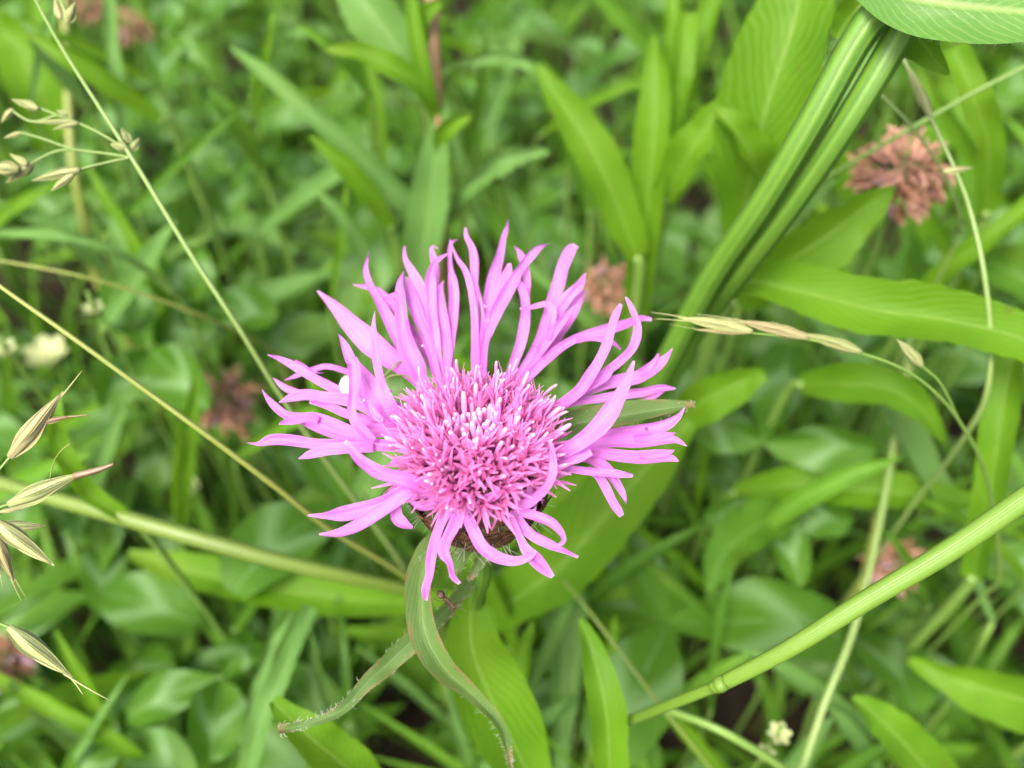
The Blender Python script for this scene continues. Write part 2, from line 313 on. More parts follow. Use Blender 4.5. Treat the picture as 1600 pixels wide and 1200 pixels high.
# each floret: base pixel, depth slope, depth curve, lobes (frame, 'x,y,w ...', extra depth, roll); points run tip to base
FL = [
 ((665, 612), .30, .0, [
  ('1', '512,598,12 640,705,85 760,840,150 880,950,185 1020,1060,160 1150,1140,150 1260,1260,110', -.05, 12),
  ('1', '875,318,8 845,440,36 880,560,56 950,690,75 1010,800,85 1070,920,100 1150,1080,110 1250,1270,90', .12, -15),
  ('1', '762,553,8 860,565,40 950,615,62 1040,690,62 1100,790,60 1140,900,60', .2, 20),
  ('1', '1115,460,10 1090,560,62 1092,700,85 1105,850,115 1140,1000,150 1200,1130,150 1250,1270,100', -.12, -8),
  ('1', '970,665,8 1010,640,35 1070,625,40 1110,640,30', -.1, 0)]),
 ((683, 590), .30, .0, [
  ('1', '1120,283,8 1125,370,34 1180,480,75 1230,600,95 1260,720,90 1290,850,85 1320,1000,75 1345,1180,60', .1, 10),
  ('1', '1130,500,40 1165,640,90 1215,780,95 1270,920,85 1310,1040,70 1345,1190,60', .02, -18),
  ('1', '1150,790,10 1190,890,45 1240,980,55 1290,1070,55 1335,1180,50', .3, 10)]),
 ((700, 580), .25, .0, [
  ('1', '1352,302,6 1310,292,22 1322,370,45 1335,450,62 1318,560,80 1300,700,85 1320,860,80', .12, 12),
  ('1', '1412,338,8 1345,392,45 1300,480,75 1298,600,88 1305,750,90 1325,900,80 1345,1050,70 1380,1160,60', -.05, -14),
  ('1', '1395,525,6 1372,570,40 1355,640,95 1370,750,112 1390,880,112 1420,1010,80 1420,1150,60', .05, 8)]),
 ((712, 572), .25, .0, [
  ('1', '1492,240,6 1445,268,26 1430,350,34 1440,450,42 1455,540,70 1462,650,80 1455,800,76 1440,950,66 1445,1120,50', .05, -8),
  ('1', '1432,238,4 1442,268,22 1440,330,30', .05, 0)]),
 ((742, 562), .22, .0, [
  ('2', '33,158,10 40,225,38 80,300,52 95,400,62 92,560,62 98,700,66 103,850,66 100,1000,62 98,1100,60', .02, 10),
  ('2', '-58,290,6 -15,385,34 30,460,42 68,570,50 90,720,50 100,880,50', -.08, -12),
  ('2', '120,560,8 135,640,16 150,740,22 145,860,24 130,980,24', -.1, 0)]),
 ((750, 565), .22, .0, [
  ('2', '330,100,6 316,170,34 290,250,42 265,370,72 228,500,92 203,620,95 185,740,90 165,860,72 150,980,55', .05, -10),
  ('2', '338,408,34 320,480,82 285,590,100 248,700,100 208,830,85 165,980,55', -.05, 14),
  ('2', '622,265,8 540,300,46 465,372,66 410,445,66 368,520,80 305,630,98 248,740,95 200,860,75 160,990,52', -.12, -16)]),
 ((800, 580), .25, .0, [
  ('2', '370,285,8 412,340,44 445,420,55 458,520,58 455,640,55 450,720,60', .1, 12),
  ('2', '385,480,20 405,540,45 440,640,66 448,740,76 438,850,82 410,980,80 360,1120,70', -.02, -10)]),
 ((812, 590), .28, .0, [
  ('2', '800,282,52 762,325,88 712,430,98 682,550,106 645,660,100 610,800,110 560,950,108 500,1060,100 420,1180,80', .08, 10),
  ('2', '410,722,16 500,708,36 590,690,46 635,730,66 620,830,76 590,930,76', -.2, 0),
  ('2', '872,475,8 832,540,56 772,605,76 702,690,88 650,770,92 600,870,92 535,990,86', -.05, -18),
  ('2', '845,590,50 812,680,86 762,775,86 700,870,80 640,970,72 570,1080,64', .15, 15),
  ('2', '812,690,12 740,760,46 680,835,64 600,950,66 540,1040,56', -.18, -10)]),
 ((822, 605), .18, .0, [
  ('2', '1325,800,26 1240,790,44 1130,835,74 1000,872,78 880,900,66 800,930,64 700,985,66 600,1065,74 500,1160,74 440,1240,60', .05, 12),
  ('2', '1110,1005,8 1040,952,42 960,930,42 880,925,46 800,940,56', -.12, -10)]),
 ((858, 640), .12, .0, [
  ('2', '1112,690,20 1072,780,62 1042,870,66 1010,980,70 960,1085,78 900,1180,84 840,1270,84 750,1350,84 660,1410,80 600,1450,64', -.25, 14),
  ('2', '1145,640,8 1190,730,44 1222,830,60 1215,930,66 1175,1015,66 1080,1105,66 980,1180,66 900,1250,70 800,1330,66', .02, -12),
  ('2', '1472,1000,10 1412,1075,62 1330,1145,96 1230,1200,98 1110,1220,94 1000,1245,84 900,1280,76 800,1330,66', .15, 16),
  ('2', '1375,1030,6 1345,1085,34 1300,1130,56 1240,1170,60', .13, 10),
  ('4', '1490,205,10 1400,205,58 1280,228,70 1130,248,72 980,276,66 850,292,60 740,315,64 630,368,60', .1, -14),
  ('4', '1412,228,8 1330,276,44 1230,312,50 1130,342,50 1050,410,52', .16, 10),
  ('4', '1045,85,34 1000,120,84 900,185,74 820,250,62', -.05, 0)]),
 ((840, 715), .04, .0, [
  ('4', '1205,18,20 1165,130,64 1110,245,96 1055,345,132 980,450,142 890,535,126 800,600,112 700,655,104 600,690,92 500,705,80', -.55, 10),
  ('4', '1552,340,8 1500,412,56 1410,465,86 1260,490,84 1100,512,76 950,542,70 800,585,66 650,620,64', .1, -10),
  ('4', '1572,606,8 1485,570,54 1350,565,108 1200,570,122 1050,575,102 900,600,92 750,640,88 620,680,70', .02, 12),
  ('4', '1490,518,8 1420,530,40 1320,545,60 1200,555,60', .0, 0),
  ('4', '1512,710,8 1450,692,56 1300,688,98 1150,680,92 1000,662,88 880,650,80 740,670,60', -.02, -14),
  ('4', '1482,640,12 1430,655,50 1340,665,70 1240,670,66', -.05, 0)]),
 ((835, 722), -.08, .0, [
  ('4', '905,648,66 800,688,96 680,700,86 560,712,76 480,715,60', -.3, 8),
  ('4', '1196,812,26 1080,800,60 950,790,62 800,772,60 680,752,56 560,735,46', -.1, -10),
  ('4', '1150,1018,8 1128,950,40 1090,880,66 1030,790,86 950,722,86 860,690,66 720,700,56', .12, 12),
  ('4', '1118,1092,46 1088,1050,66 1048,980,66 1005,895,74 955,815,68 880,770,56', .08, -8)]),
 ((800, 770), -.35, .35, [
  ('4', '618,572,16 628,640,48 640,720,60 632,800,66 592,890,70 530,955,76 460,1005,82 380,1010,66', -.35, -12),
  ('4', '455,850,10 478,925,46 455,1000,66 400,1020,60', -.3, 0),
  ('6', '870,968,34 800,895,110 720,820,132 650,740,96 600,640,72 545,520,68 490,385,66 445,250,66', .05, 12),
  ('6', '1085,802,30 940,735,66 820,680,86 700,618,100 600,515,100 525,385,90 470,280,70', .1, -14),
  ('6', '925,705,30 958,660,46 935,590,66 855,515,86 730,462,90 610,420,80 500,330,60', -.1, 10),
  ('6', '735,370,10 710,420,36 650,410,40 590,390,40', -.15, 0)]),
 ((719, 782), -.40, .40, [
  ('6', '520,170,24 445,230,66 385,292,84 290,320,66 235,352,92 160,330,70 100,325,56', -.15, 8),
  ('5', '985,712,20 980,645,52 1003,560,60 1015,450,68 1040,330,66 1080,220,66 1130,135,72 1180,95,60', .02, -10),
  ('5', '1192,608,18 1152,560,44 1128,480,46 1092,405,78 1118,320,78 1162,230,84 1182,140,74 1190,90,60', .0, 12),
  ('5', '1672,410,16 1620,440,46 1530,465,66 1425,440,80 1332,370,86 1272,260,84 1225,155,76 1195,95,60', -.05, -12)]),
 ((705, 768), -.35, .25, [
  ('5', '245,180,8 350,182,46 460,165,98 580,140,100 700,100,90 790,52,80 870,10,90 980,20,100 1080,60,80', .05, 10),
  ('5', '316,303,10 430,292,60 560,242,84 700,160,84 800,90,80 880,40,80 980,40,80', -.02, -12),
  ('5', '898,258,24 840,232,76 800,190,86 800,110,66 850,40,60', .08, 8),
  ('3', '708,572,20 790,690,78 900,772,100 1000,815,98 1150,855,120 1280,915,120 1400,975,100 1460,960,60', -.25, -10),
  ('5', '880,92,24 950,122,66 1030,112,66 1110,98,50', .1, 0),
  ('3', '1010,740,20 1080,710,60 1160,700,66 1250,680,60', .1, 10)]),
 ((672, 700), -.10, .0, [
  ('3', '20,585,8 100,596,30 200,562,86 330,568,92 480,590,78 650,592,78 800,592,88 950,602,90 1100,612,80 1260,624,66', .02, 10),
  ('3', '383,695,14 480,662,66 600,632,88 750,620,84 900,615,76', -.08, -12)]),
 ((668, 680), .0, .0, [
  ('3', '130,212,8 200,312,52 290,392,64 400,412,80 500,422,98 640,470,104 760,512,98 880,502,108 1000,505,98 1150,530,88 1270,560,70', .05, -10),
  ('3', '250,450,14 330,432,66 430,412,66 520,430,60', -.02, 10),
  ('3', '400,445,24 560,505,60 700,545,60 830,572,40', .12, 0),
  ('3', '205,138,8 285,198,50 380,240,54 470,262,50', .35, 12),
  ('3', '245,305,8 340,270,66 440,252,84 560,268,84 700,285,92 830,325,92 950,400,90 1080,470,86 1200,530,70', .15, -8),
  ('3', '460,300,30 600,335,56 720,385,66 850,425,66 980,470,66', .22, 8)]),
 ((662, 660), .05, .0, [
  ('1', '170,1040,8 260,1072,44 370,1128,62 470,1190,66 560,1240,70 680,1300,76 800,1345,86 920,1400,90 1050,1460,80', .2, 10),
  ('3', '285,150,6 370,120,34 480,80,40 570,55,42 660,72,42 740,102,44 830,150,50', .3, -10),
  ('3', '560,102,4 480,92,18 420,50,24 360,15,14', .25, 0),
  ('1', '660,895,12 700,970,54 742,1070,86 762,1100,96 772,1200,92 765,1310,74 752,1420,66 780,1510,74 850,1590,78 910,1640,50', -.45, -8),
  ('1', '915,740,6 905,850,40 915,950,60 930,1100,66 950,1200,64 975,1270,66 1010,1370,100 1070,1480,100 1180,1560,80', -.35, 8),
  ('3', '745,-10,20 805,70,70 850,160,150 890,250,180 950,340,160 1020,430,120 1110,490,96 1210,540,80', -.15, -12),
  ('3', '1030,222,20 1000,240,50 960,250,70', -.2, 0),
  ('3', '880,290,30 900,360,50 960,430,50 1040,470,50', -.4, 10)]),
 ((664, 650), .15, .0, [
  ('3', '990,250,40 1050,330,86 1150,402,96 1240,455,80 1300,490,70', .1, 10)]),
]
for fi, (bp, sl, cv, lobes) in enumerate(FL):
    mb = MB()
    bd = 10.0 + (712 - bp[1]) * .0075 * .85
    for li, (fr, txt, off, roll) in enumerate(lobes):
        x0, y0, s = Z[fr]; pts = []; ws = []
        q = [tuple(float(k) for k in e.split(',')) for e in txt.split()]
        for i, (x, y, ww) in enumerate(q):
            px, py = x0 + x * s, y0 + y * s; r = math.hypot(px - bp[0], py - bp[1])
            fade = min(1, r / 60)
            d = bd + sl * r * .0075 + cv * (r / 150) ** 2 + off * fade
            pts.append(P(px, py, d)); ws.append(ww * s * d / FOC / math.cos(R(roll)) * .90)
        if r < 45:
            b2 = P(bp[0], bp[1], bd); dv = b2 - FC; dv -= AX * dv.dot(AX); rim = FC + dv.normalized() * .5 - AX * .1
            pts += [pts[-1].lerp(rim, .5), rim]; ws += [max(.09, ws[-1] * .55), .07]
        mb.ribbon(pts, ws, n=6 * len(pts), cols=9, roll=roll * 1.6, roll1=-roll * .6, cup=rnd.uniform(.03, .30), crease=rnd.uniform(.03, .09), wave=.018, wfreq=len(pts) * .35, seed=fi * 20 + li)
    mb.build('ray_floret', M['petal'], plant)
# disc florets: six shared meshes, one object each
def bud_mesh(k):
    m = MB(); b = rnd.uniform(-.08, .08)
    m.tube([Vector((0, 0, 0)), Vector((b * .3, 0, .35)), Vector((b, 0, .75)), Vector((b * 1.3, 0, .95)), Vector((b * 1.3, 0, 1))], [.018, .022, .033, .026, .006], n=14, sides=8)
    return m.mesh('disc_bud', M['bud'])
def open_mesh(k):
    m = MB(); b = rnd.uniform(-.1, .1)
    m.tube([Vector((0, 0, 0)), Vector((b * .4, 0, .4)), Vector((b * .8, 0, .62))], [.02, .026, .05], n=8, sides=8, cap=False)
    for j in range(5):
        a = 6.283 * j / 5 + rnd.uniform(-.25, .25); d = Vector((math.cos(a), math.sin(a), 0)); c = Vector((b * .8, 0, 0)); sp = rnd.uniform(.06, .2); ln = rnd.uniform(.22, .42)
        m.ribbon([c + d * .035 + Vector((0, 0, .56)), c + d * (.05 + sp * .3) + Vector((0, 0, .6 + ln * .5)), c + d * (.05 + sp) + Vector((0, 0, .6 + ln))][::-1],
                 [.012, .052, .055], n=7, cols=4, cup=.25, up=-d, seed=j)
    return m.mesh('disc_floret', M['floret']), b
def style_mesh(b):
    m = MB(); m.tube([Vector((b * .8, 0, .5)), Vector((b, 0, .8)), Vector((b * 1.4, .02, 1.0)), Vector((b * 1.9, .03, 1.1)), Vector((b * 2, .03, 1.13))], [.014, .016, .02, .017, .006], n=12, sides=6)
    return m.mesh('style', M['style'])
buds = [bud_mesh(k) for k in range(4)]
opens = []
for k in range(7):
    om, b = open_mesh(k); opens.append((om, style_mesh(b)))
AXX = RIGHT; AXY = AX.cross(AXX).normalized()          # AXY points to the far side
NF = 240
for i in range(NF):
    rr = math.sqrt((i + .5) / NF); a = i * 2.39996 + rnd.uniform(-.15, .15)
    rad = .45 * rr; ct, st = math.cos(a), math.sin(a)
    base = FC + (AXX * ct + AXY * st) * rad + AX * (.22 * (1 - rr * rr) - .05)
    front = max(0, -st)
    tilt = R(6 + (41 + 10 * front) * rr ** 1.6 + rnd.uniform(-8, 8)); az = a + rnd.uniform(-.2, .2)
    d = AX * math.cos(tilt) + (AXX * math.cos(az) + AXY * math.sin(az)) * math.sin(tilt)
    L = (.42 + .36 * rr) * rnd.uniform(.86, 1.12)
    if rr < .38: L *= .82
    q = d.to_track_quat('Z', 'Y') @ Quaternion((0, 0, 1), rnd.uniform(0, 6.28))
    th = 1.05 if rr < .42 else rnd.uniform(.75, 1.05)
    Mx = Matrix.Translation((base - ROOT) * CM) @ q.to_matrix().to_4x4() @ Matrix.Diagonal((th, th, L, 1))
    if rr < .42 or rnd.random() < .16: link('disc_bud', buds[i % 4], plant, Mx)
    else:
        om, sm = opens[rnd.randrange(7)]
        o = link('disc_floret', om, plant, Mx)
        if rnd.random() < .5: link('style', sm, o, Matrix.Identity(4))
for i in range(60):                                     # longer strands between the disc and the rays
    a = i * 2.39996; rad = rnd.uniform(.36, .47); base = FC + (AXX * math.cos(a) + AXY * math.sin(a)) * rad - AX * .14
    tilt = R(rnd.uniform(30, 48)) if math.sin(a) > -.3 else R(rnd.uniform(45, 72)); az = a + rnd.uniform(-.3, .3); d = AX * math.cos(tilt) + (AXX * math.cos(az) + AXY * math.sin(az)) * math.sin(tilt); th = rnd.uniform(.6, .95); L = rnd.uniform(.6, .9)
    q = d.to_track_quat('Z', 'Y') @ Quaternion((0, 0, 1), rnd.uniform(0, 6.28))
    link('disc_floret', opens[rnd.randrange(7)][0], plant, Matrix.Translation((base - ROOT) * CM) @ q.to_matrix().to_4x4() @ Matrix.Diagonal((th, th, L, 1)))
rb = MB(); rb.blob(FC - AX * .05, .44, 8, 16, AX, .55, .1); rb.build('receptacle', M['bristle'], plant)
# involucre of fringed brown scales
im = MB()
prof = [(.0, .42), (-.12, .60), (-.4, .70), (-.75, .66), (-1.1, .45), (-1.3, .22)]
im.tube([FC + AX * (h - .05) for h, r in prof], [r for h, r in prof], n=16, sides=18)
inv = im.build('involucre', M['core'], plant)
sm = MB()
sm.ribbon([Vector((0, 0, 0)), Vector((0, .05, .18)), Vector((0, .06, .36)), Vector((0, .02, .46))][::-1], [.02, .17, .24, .2], n=8, cols=5, cup=-.2, up=Vector((0, 1, 0)))
for k in range(9):                                      # torn fringe
    a = -1.2 + 2.4 * k / 8
    sm.tube([Vector((math.sin(a) * .07, .05, .34 + math.cos(a) * .06)), Vector((math.sin(a) * .17, .07, .38 + math.cos(a) * .13))], [.007, .003], n=3, sides=3)
sme = sm.mesh('scale', M['bract'])
for ring in range(5):
    for k in range(14):
        a = 6.283 * (k + .5 * (ring % 2)) / 14; h = -.28 - ring * .22; r = [.60, .68, .70, .62, .48][ring]
        rad = AXX * math.cos(a) + AXY * math.sin(a); up = (AX + rad * (.12 if ring < 2 else .3)).normalized()
        y = (rad - up * rad.dot(up)).normalized(); x = y.cross(up)
        rot = Matrix((x, y, up)).transposed().to_4x4()
        link('scale', sme, inv, Matrix.Translation((FC + AX * h + rad * r - ROOT) * CM) @ rot)
# stem of the flower
st = [FC - AX * 1.2, FC - AX * 2.2 + Vector((.02, 0, 0)), P(742, 960, 13.2), P(752, 1090, 16.0), Vector((ROOT.x - .1, ROOT.y - .2, 5)), ROOT]
sb = MB(); sb.tube(st, [.12, .10, .10, .12, .14, .16], n=40, sides=10, ridge=.12); sb.build('stem', M['ridged'], plant)
# its downy leaves
def traced(mb, pts, roll=0, roll1=None, **kw):
    """pts: (pixel x, pixel y, width in pixels, distance from the lens in cm), tip to base."""
    p = [P(x, y, d) for x, y, wd, d in pts]; ws = [wd * d / FOC / max(.5, math.cos(R(roll))) for x, y, wd, d in pts]
    mb.ribbon(p, ws, n=kw.pop('n', max(14, 7 * len(pts))), roll=roll, roll1=roll1, **kw); return p
hairs = MB()
def fuzz(pts, half, count, ln=.09, r=.0035):
    """short pale hairs standing off both edges of a traced leaf"""
    P_ = [P(x, y, d) for x, y, wd, d in pts]; W_ = [wd * d / FOC / 2 for x, y, wd, d in pts]
    for k in range(count):
        t = rnd.random() * (len(P_) - 1); i = min(int(t), len(P_) - 2); f = t - i
        p = P_[i].lerp(P_[i + 1], f); T = (P_[i + 1] - P_[i]).normalized(); B = T.cross((CAM - p).normalized()).normalized() * rnd.choice((-1, 1))
        wv = W_[i] * (1 - f) + W_[i + 1] * f
        q = p + B * wv * rnd.uniform(.5, 1.0) * half; dr = (B * .6 + Vector((rnd.uniform(-1, 1), rnd.uniform(-1, 1), rnd.uniform(-.4, 1)))).normalized()
        l = ln * rnd.uniform(.4, 1.2); hairs.tube([q, q + dr * l * .6, q + dr * l + T * l * .4], [r, r * .8, r * .4], n=4, sides=3, cap=False)
L1 = [(799, 1204, 7, 11.0), (792, 1165, 13, 10.9), (772, 1122, 18, 10.75), (732, 1080, 26, 10.6), (694, 1045, 38, 10.5), (666, 995, 48, 10.4), (660, 945, 46, 10.5), (664, 890, 44, 10.7), (682, 852, 34, 10.9), (740, 838, 20, 11.2)]
L2 = [(434, 1141, 18, 10.1), (470, 1134, 14, 10.2), (530, 1112, 18, 10.3), (570, 1070, 26, 10.5), (600, 1042, 34, 10.7), (640, 1005, 36, 10.9), (690, 960, 30, 11.3), (738, 905, 20, 11.9)]
L3 = [(1085, 632, 6, 10.6), (1030, 640, 26, 10.6), (960, 652, 38, 10.7), (880, 668, 34, 10.8), (820, 700, 26, 10.9), (775, 770, 16, 11.0)]
L4 = [(706, 905, 8, 10.4), (722, 870, 22, 10.5), (738, 840, 28, 10.7), (760, 815, 20, 10.9)]
L5 = [(734, 905, 8, 10.6), (752, 870, 20, 10.7), (770, 840, 24, 10.8), (772, 815, 20, 10.9)]
L1 = [(x, y, w_ * .8, d) for x, y, w_, d in L1]; L2 = [(x, y, w_ * .85, d) for x, y, w_, d in L2]
for pts, rl, kw in ((L1, 30, dict(roll1=-40, fold=.42, wave=.03)), (L2, -15, dict(roll1=25, fold=.2, wave=.03)), (L3, 20, dict(fold=.3)), (L4, -20, dict(fold=.2)), (L5, 20, dict(fold=.2))):
    lb = MB(); traced(lb, pts, rl, cols=7, cup=.05, wfreq=4, seed=len(pts), **kw); lb.build('leaf', M['hairy'], plant); fuzz(pts, 1.0, 22 * len(pts), .055)
for k in range(260):                                    # woolly hairs about the involucre
    a = rnd.random() * 6.28; h = rnd.uniform(-1.25, -.1); rad = AXX * math.cos(a) + AXY * math.sin(a)
    q = FC + AX * h + rad * (.62 if h > -.9 else .4); d = (rad + Vector((rnd.uniform(-.7, .7), rnd.uniform(-.7, .7), rnd.uniform(-1, .3)))).normalized(); l = rnd.uniform(.1, .3)
    hairs.tube([q, q + d * l * .5, q + d * l + Vector((rnd.uniform(-.08, .08), 0, rnd.uniform(-.1, .05)))], [.005, .004, .002], n=6, sides=3, cap=False)
tag(hairs.build('hair', M['hair'], plant), None, None, kind='stuff')
# broad lower leaves of the same plant, out of focus below the flower
for pts, rl in (([(860, 1270, 20, 14.0), (815, 1190, 84, 13.7), (770, 1100, 112, 13.3), (738, 1020, 100, 13.0), (735, 955, 60, 12.8), (745, 915, 24, 12.8)], 10),
                ([(200, 866, 16, 17.6), (290, 892, 50, 17.4), (420, 920, 62, 17.1), (560, 938, 60, 16.7), (660, 940, 36, 15.4), (735, 932, 14, 13.4)], -12)):
    lb = MB(); traced(lb, pts, rl, cols=7, fold=.12, wave=.05, seed=3); lb.build('leaf', M['bright'], plant)
db = MB(); drop = MB(); drop.blob(Vector(), .028, 6, 8)
dme = drop.mesh('dew_drop', M['water'])
for (x, y, d) in [(757, 478, 10.7), (760, 500, 10.7), (566, 625, 9.9), (610, 650, 9.8), (595, 656, 9.9), (573, 817, 9.6), (838, 818, 9.6), (700, 790, 9.55), (742, 833, 9.7), (905, 700, 9.5), (660, 540, 10.4), (960, 640, 9.9), (1010, 670, 10.1), (690, 800, 9.6), (815, 500, 10.8)]:
    s = rnd.uniform(.6, 1.2); link('dew_drop', dme, plant, Matrix.Translation((P(x, y, d) - ROOT) * CM) @ Matrix.Diagonal((s, s, s * .8, 1)))
# ------------------------------------------------------------------ ant below the flower
A0 = P(689, 929, 10.35)
ant = thing('ant', 'tiny dark ant clinging to the leaf below the pink flower', 'ant', A0)
ax = (P(706, 946, 10.35) - A0).normalized()
mb = MB(); mb.blob(A0, .045, 7, 10, ax, 1.35); mb.build('abdomen', M['ant'], ant)
mb = MB(); mb.tube([A0 + ax * .04, A0 + ax * .08, A0 + ax * .12, A0 + ax * .17], [.016, .026, .03, .018], n=10, sides=8); mb.build('thorax', M['ant'], ant)
mb = MB(); mb.blob(A0 + ax * .195, .036, 7, 9, ax, 1.1); hd = mb.build('head', M['ant'], ant)
sd_ = ax.cross(VIEW).normalized()
for k in (-1, 1):
    mb = MB(); q = A0 + ax * .215 + sd_ * .015 * k; mb.tube([q, q + ax * .06 + sd_ * .04 * k, q + ax * .13 + sd_ * .03 * k], [.005, .005, .004], n=6, sides=4); mb.build('antenna', M['ant'], ant)
    for j in range(3):
        q = A0 + ax * (.08 + .035 * j); e = ax * (-.06 + .06 * j)
        mb = MB(); mb.tube([q, q + sd_ * .06 * k + e * .6 - VIEW * .02, q + sd_ * .10 * k + e * 1.6 + VIEW * .05], [.007, .006, .003], n=7, sides=4); mb.build('leg', M['ant'], ant)
# ------------------------------------------------------------------ traced neighbours: grasses, stems and leaves with their own distance
def root_of(p, T, jx=0, jy=0):
    """path from the lower end of a traced leaf or stalk down to the soil"""
    z = max(p.z, 1.0); a = p + T * .35 + Vector((0, .1, -min(1.0, z * .15))); a.z = max(a.z, .6)
    b = Vector((a.x + T.x * .3 + jx, a.y + .3 + jy, a.z * .45)); c = Vector((b.x + jx * .4, b.y + .2 + jy * .4, -.7))
    return [p, a, b, c]
def lance(name, label, cat, pts, mat, roll=10, roll1=None, stem='stem', rs=None, group=None, jx=0, jy=0, extra=None, **kw):
    mb = MB(); kw.setdefault('fold', .12); kw.setdefault('wave', .03); kw.setdefault('cols', 7)
    p = traced(mb, pts, roll, roll1, seed=int(pts[0][0]), **kw)
    T = (p[-1] - p[-2]).normalized(); path = root_of(p[-1], T, jx, jy)
    t = thing(name, label, cat, path[-1], group)
    mb.build('blade', mat, t)
    r0 = rs or max(.05, min(.11, pts[-1][2] * pts[-1][3] / FOC * .3))
    sbb = MB(); sbb.tube(path, [r0 * .9, r0, r0, r0 * 1.2], n=16, sides=7); sbb.build('stem', M[stem], t)
    return t
def culm(name, label, cat, pts, mat, down=True, group=None, ridge=0, jx=0, jy=0, sides=8):
    """pts: (x, y, thickness px, distance), tip to base"""
    p = [P(x, y, d) for x, y, wd, d in pts]; rs = [wd * d / FOC / 2 for x, y, wd, d in pts]
    if down:
        T = (p[-1] - p[-2]).normalized(); e = root_of(p[-1], T, jx, jy)[1:]; base = e[-1]; p = p + e; rs = rs + [rs[-1]] * 3
    else: base = p[-1]
    t = thing(name, label, cat, base, group)
    mb = MB(); mb.tube(p, rs, n=6 * len(p), sides=sides, ridge=ridge); mb.build('stalk', M[mat], t); return t
def spikelet(t, a, b, wpx, mat='husk', awn=0, tip=None, name='spikelet'):
    """husk from base a=(x,y,d) to tip b; two overlapping glumes and a lemma, optional awns"""
    p0, p1 = P(*a), P(*b); ax_ = p1 - p0; L = ax_.length; wd = wpx * (a[2] + b[2]) / 2 / FOC; n_ = (CAM - p0).normalized(); B = ax_.cross(n_).normalized()
    mb = MB()
    for k, (rl, sc, sh) in enumerate(((0, 1, 0), (115, .9, .12), (-115, .9, .06), (180, .95, .0))):
        s0 = p0 + ax_ * sh
        pts = [s0, s0 + ax_ * .3 + B * wd * .06 * (k - 1), s0 + ax_ * .65 * sc, p0 + ax_ * (.96 + .02 * k) * sc ** .3]
        mb.ribbon(pts[::-1], [wd * .06, wd * .62, wd * .86, wd * .3], n=12, cols=6, roll=rl, cup=-.34, up=n_, seed=k)
    mb.tube([p0, p0 + ax_ * .4, p1 - ax_ * .06], [wd * .2, wd * .42, wd * .08], n=10, sides=8)
    s = mb.build(name, M[mat], t)
    for k in range(awn):
        q = p1 - ax_ * .12 * k + B * wd * (.1 - .2 * k); e = q + ax_ * rnd.uniform(.3, .55) + B * wd * rnd.uniform(-.6, .6)
        m2 = MB(); m2.tube([q - ax_ * .1, q.lerp(e, .5), e], [wd * .06, wd * .04, wd * .02], n=6, sides=4); m2.build('awn', M['huskp'], s)
    if tip:
        q = P(*tip); m2 = MB(); m2.tube([p1 - ax_ * .12, p1.lerp(q, .5) + B * wd * .08, q], [wd * .2, wd * .16, wd * .08], n=8, sides=6); m2.build('tail', M['brownawn'], s)
    return s
def twig(t, pts, mat='palestem', r=.018):
    mb = MB(); p = [P(*q) for q in pts]; mb.tube(p, [r] * len(p), n=5 * len(p), sides=5); return mb.build('branch', M[mat], t)
# panicle grass at the upper left
g1 = culm('panicle_grass_plant', 'slender pale grass stalk with side branches of small husks', 'grass stalk', [(45, -20, 4, 11.6), (100, 80, 5, 11.5), (205, 245, 7, 11.4), (300, 400, 8, 11.6), (375, 515, 9, 12.0), (440, 620, 9, 12.8), (520, 735, 9, 14.0), (620, 870, 9, 16.0)], 'palestem')
twig(g1, [(205, 246, 11.4), (150, 238, 11.5), (95, 235, 11.6), (50, 255, 11.6), (20, 275, 11.5)]); twig(g1, [(205, 246, 11.4), (150, 258, 11.3), (110, 270, 11.2)]); twig(g1, [(185, 225, 11.4), (140, 200, 11.5), (90, 180, 11.6), (45, 162, 11.7)]); twig(g1, [(90, 180, 11.6), (50, 190, 11.6), (18, 172, 11.6)]); twig(g1, [(120, 236, 11.55), (70, 218, 11.6), (34, 207, 11.6)]); twig(g1, [(60, 0, 11.5), (90, -5, 11.5), (105, 25, 11.5)])
for a, b, wd, mt in [((30, 265, 11.5), (-20, 262, 11.4), 24, 'huskp'), ((52, 255, 11.6), (10, 285, 11.6), 20, 'huskg'), ((42, 258, 11.5), (15, 240, 11.5), 12, 'huskp'), ((125, 265, 11.2), (50, 282, 11.2), 18, 'huskg'), ((115, 272, 11.2), (80, 298, 11.2), 14, 'huskp'), ((60, 170, 11.6), (18, 155, 11.7), 15, 'huskg'),
                     ((118, 190, 11.5), (50, 191, 11.5), 9, 'huskg'), ((122, 192, 11.5), (82, 202, 11.5), 10, 'huskg'), ((105, 180, 11.5), (88, 172, 11.5), 9, 'huskg'), ((198, 232, 11.4), (172, 225, 11.4), 16, 'huskg'), ((200, 225, 11.5), (190, 200, 11.5), 15, 'huskg'), ((205, 235, 11.5), (218, 215, 11.5), 12, 'huskg'),
                     ((105, 35, 11.5), (118, 2, 11.4), 16, 'huskg'), ((95, 30, 11.5), (85, -8, 11.5), 14, 'huskp'), ((20, 170, 11.6), (2, 192, 11.6), 12, 'huskp'), ((34, 207, 11.6), (5, 216, 11.6), 8, 'huskp')]:
    spikelet(g1, a, b, wd, mt)
culm('flowering_grass_plant', 'bare olive grass stalk slanting behind the pink petals', 'grass stalk', [(-30, 420, 6, 10.6), (0, 447, 7, 10.6), (110, 525, 8, 10.7), (220, 605, 8, 10.9), (330, 685, 9, 11.2), (430, 760, 10, 11.8), (520, 830, 10, 12.8), (640, 905, 10, 14.5)], 'olive')
culm('flowering_grass_plant', 'thin brownish grass stem crossing pale clover leaves', 'grass stalk', [(-30, 402, 4, 14), (120, 430, 5, 14.3), (230, 462, 5, 15), (330, 500, 6, 16), (420, 545, 6, 18)], 'olive')
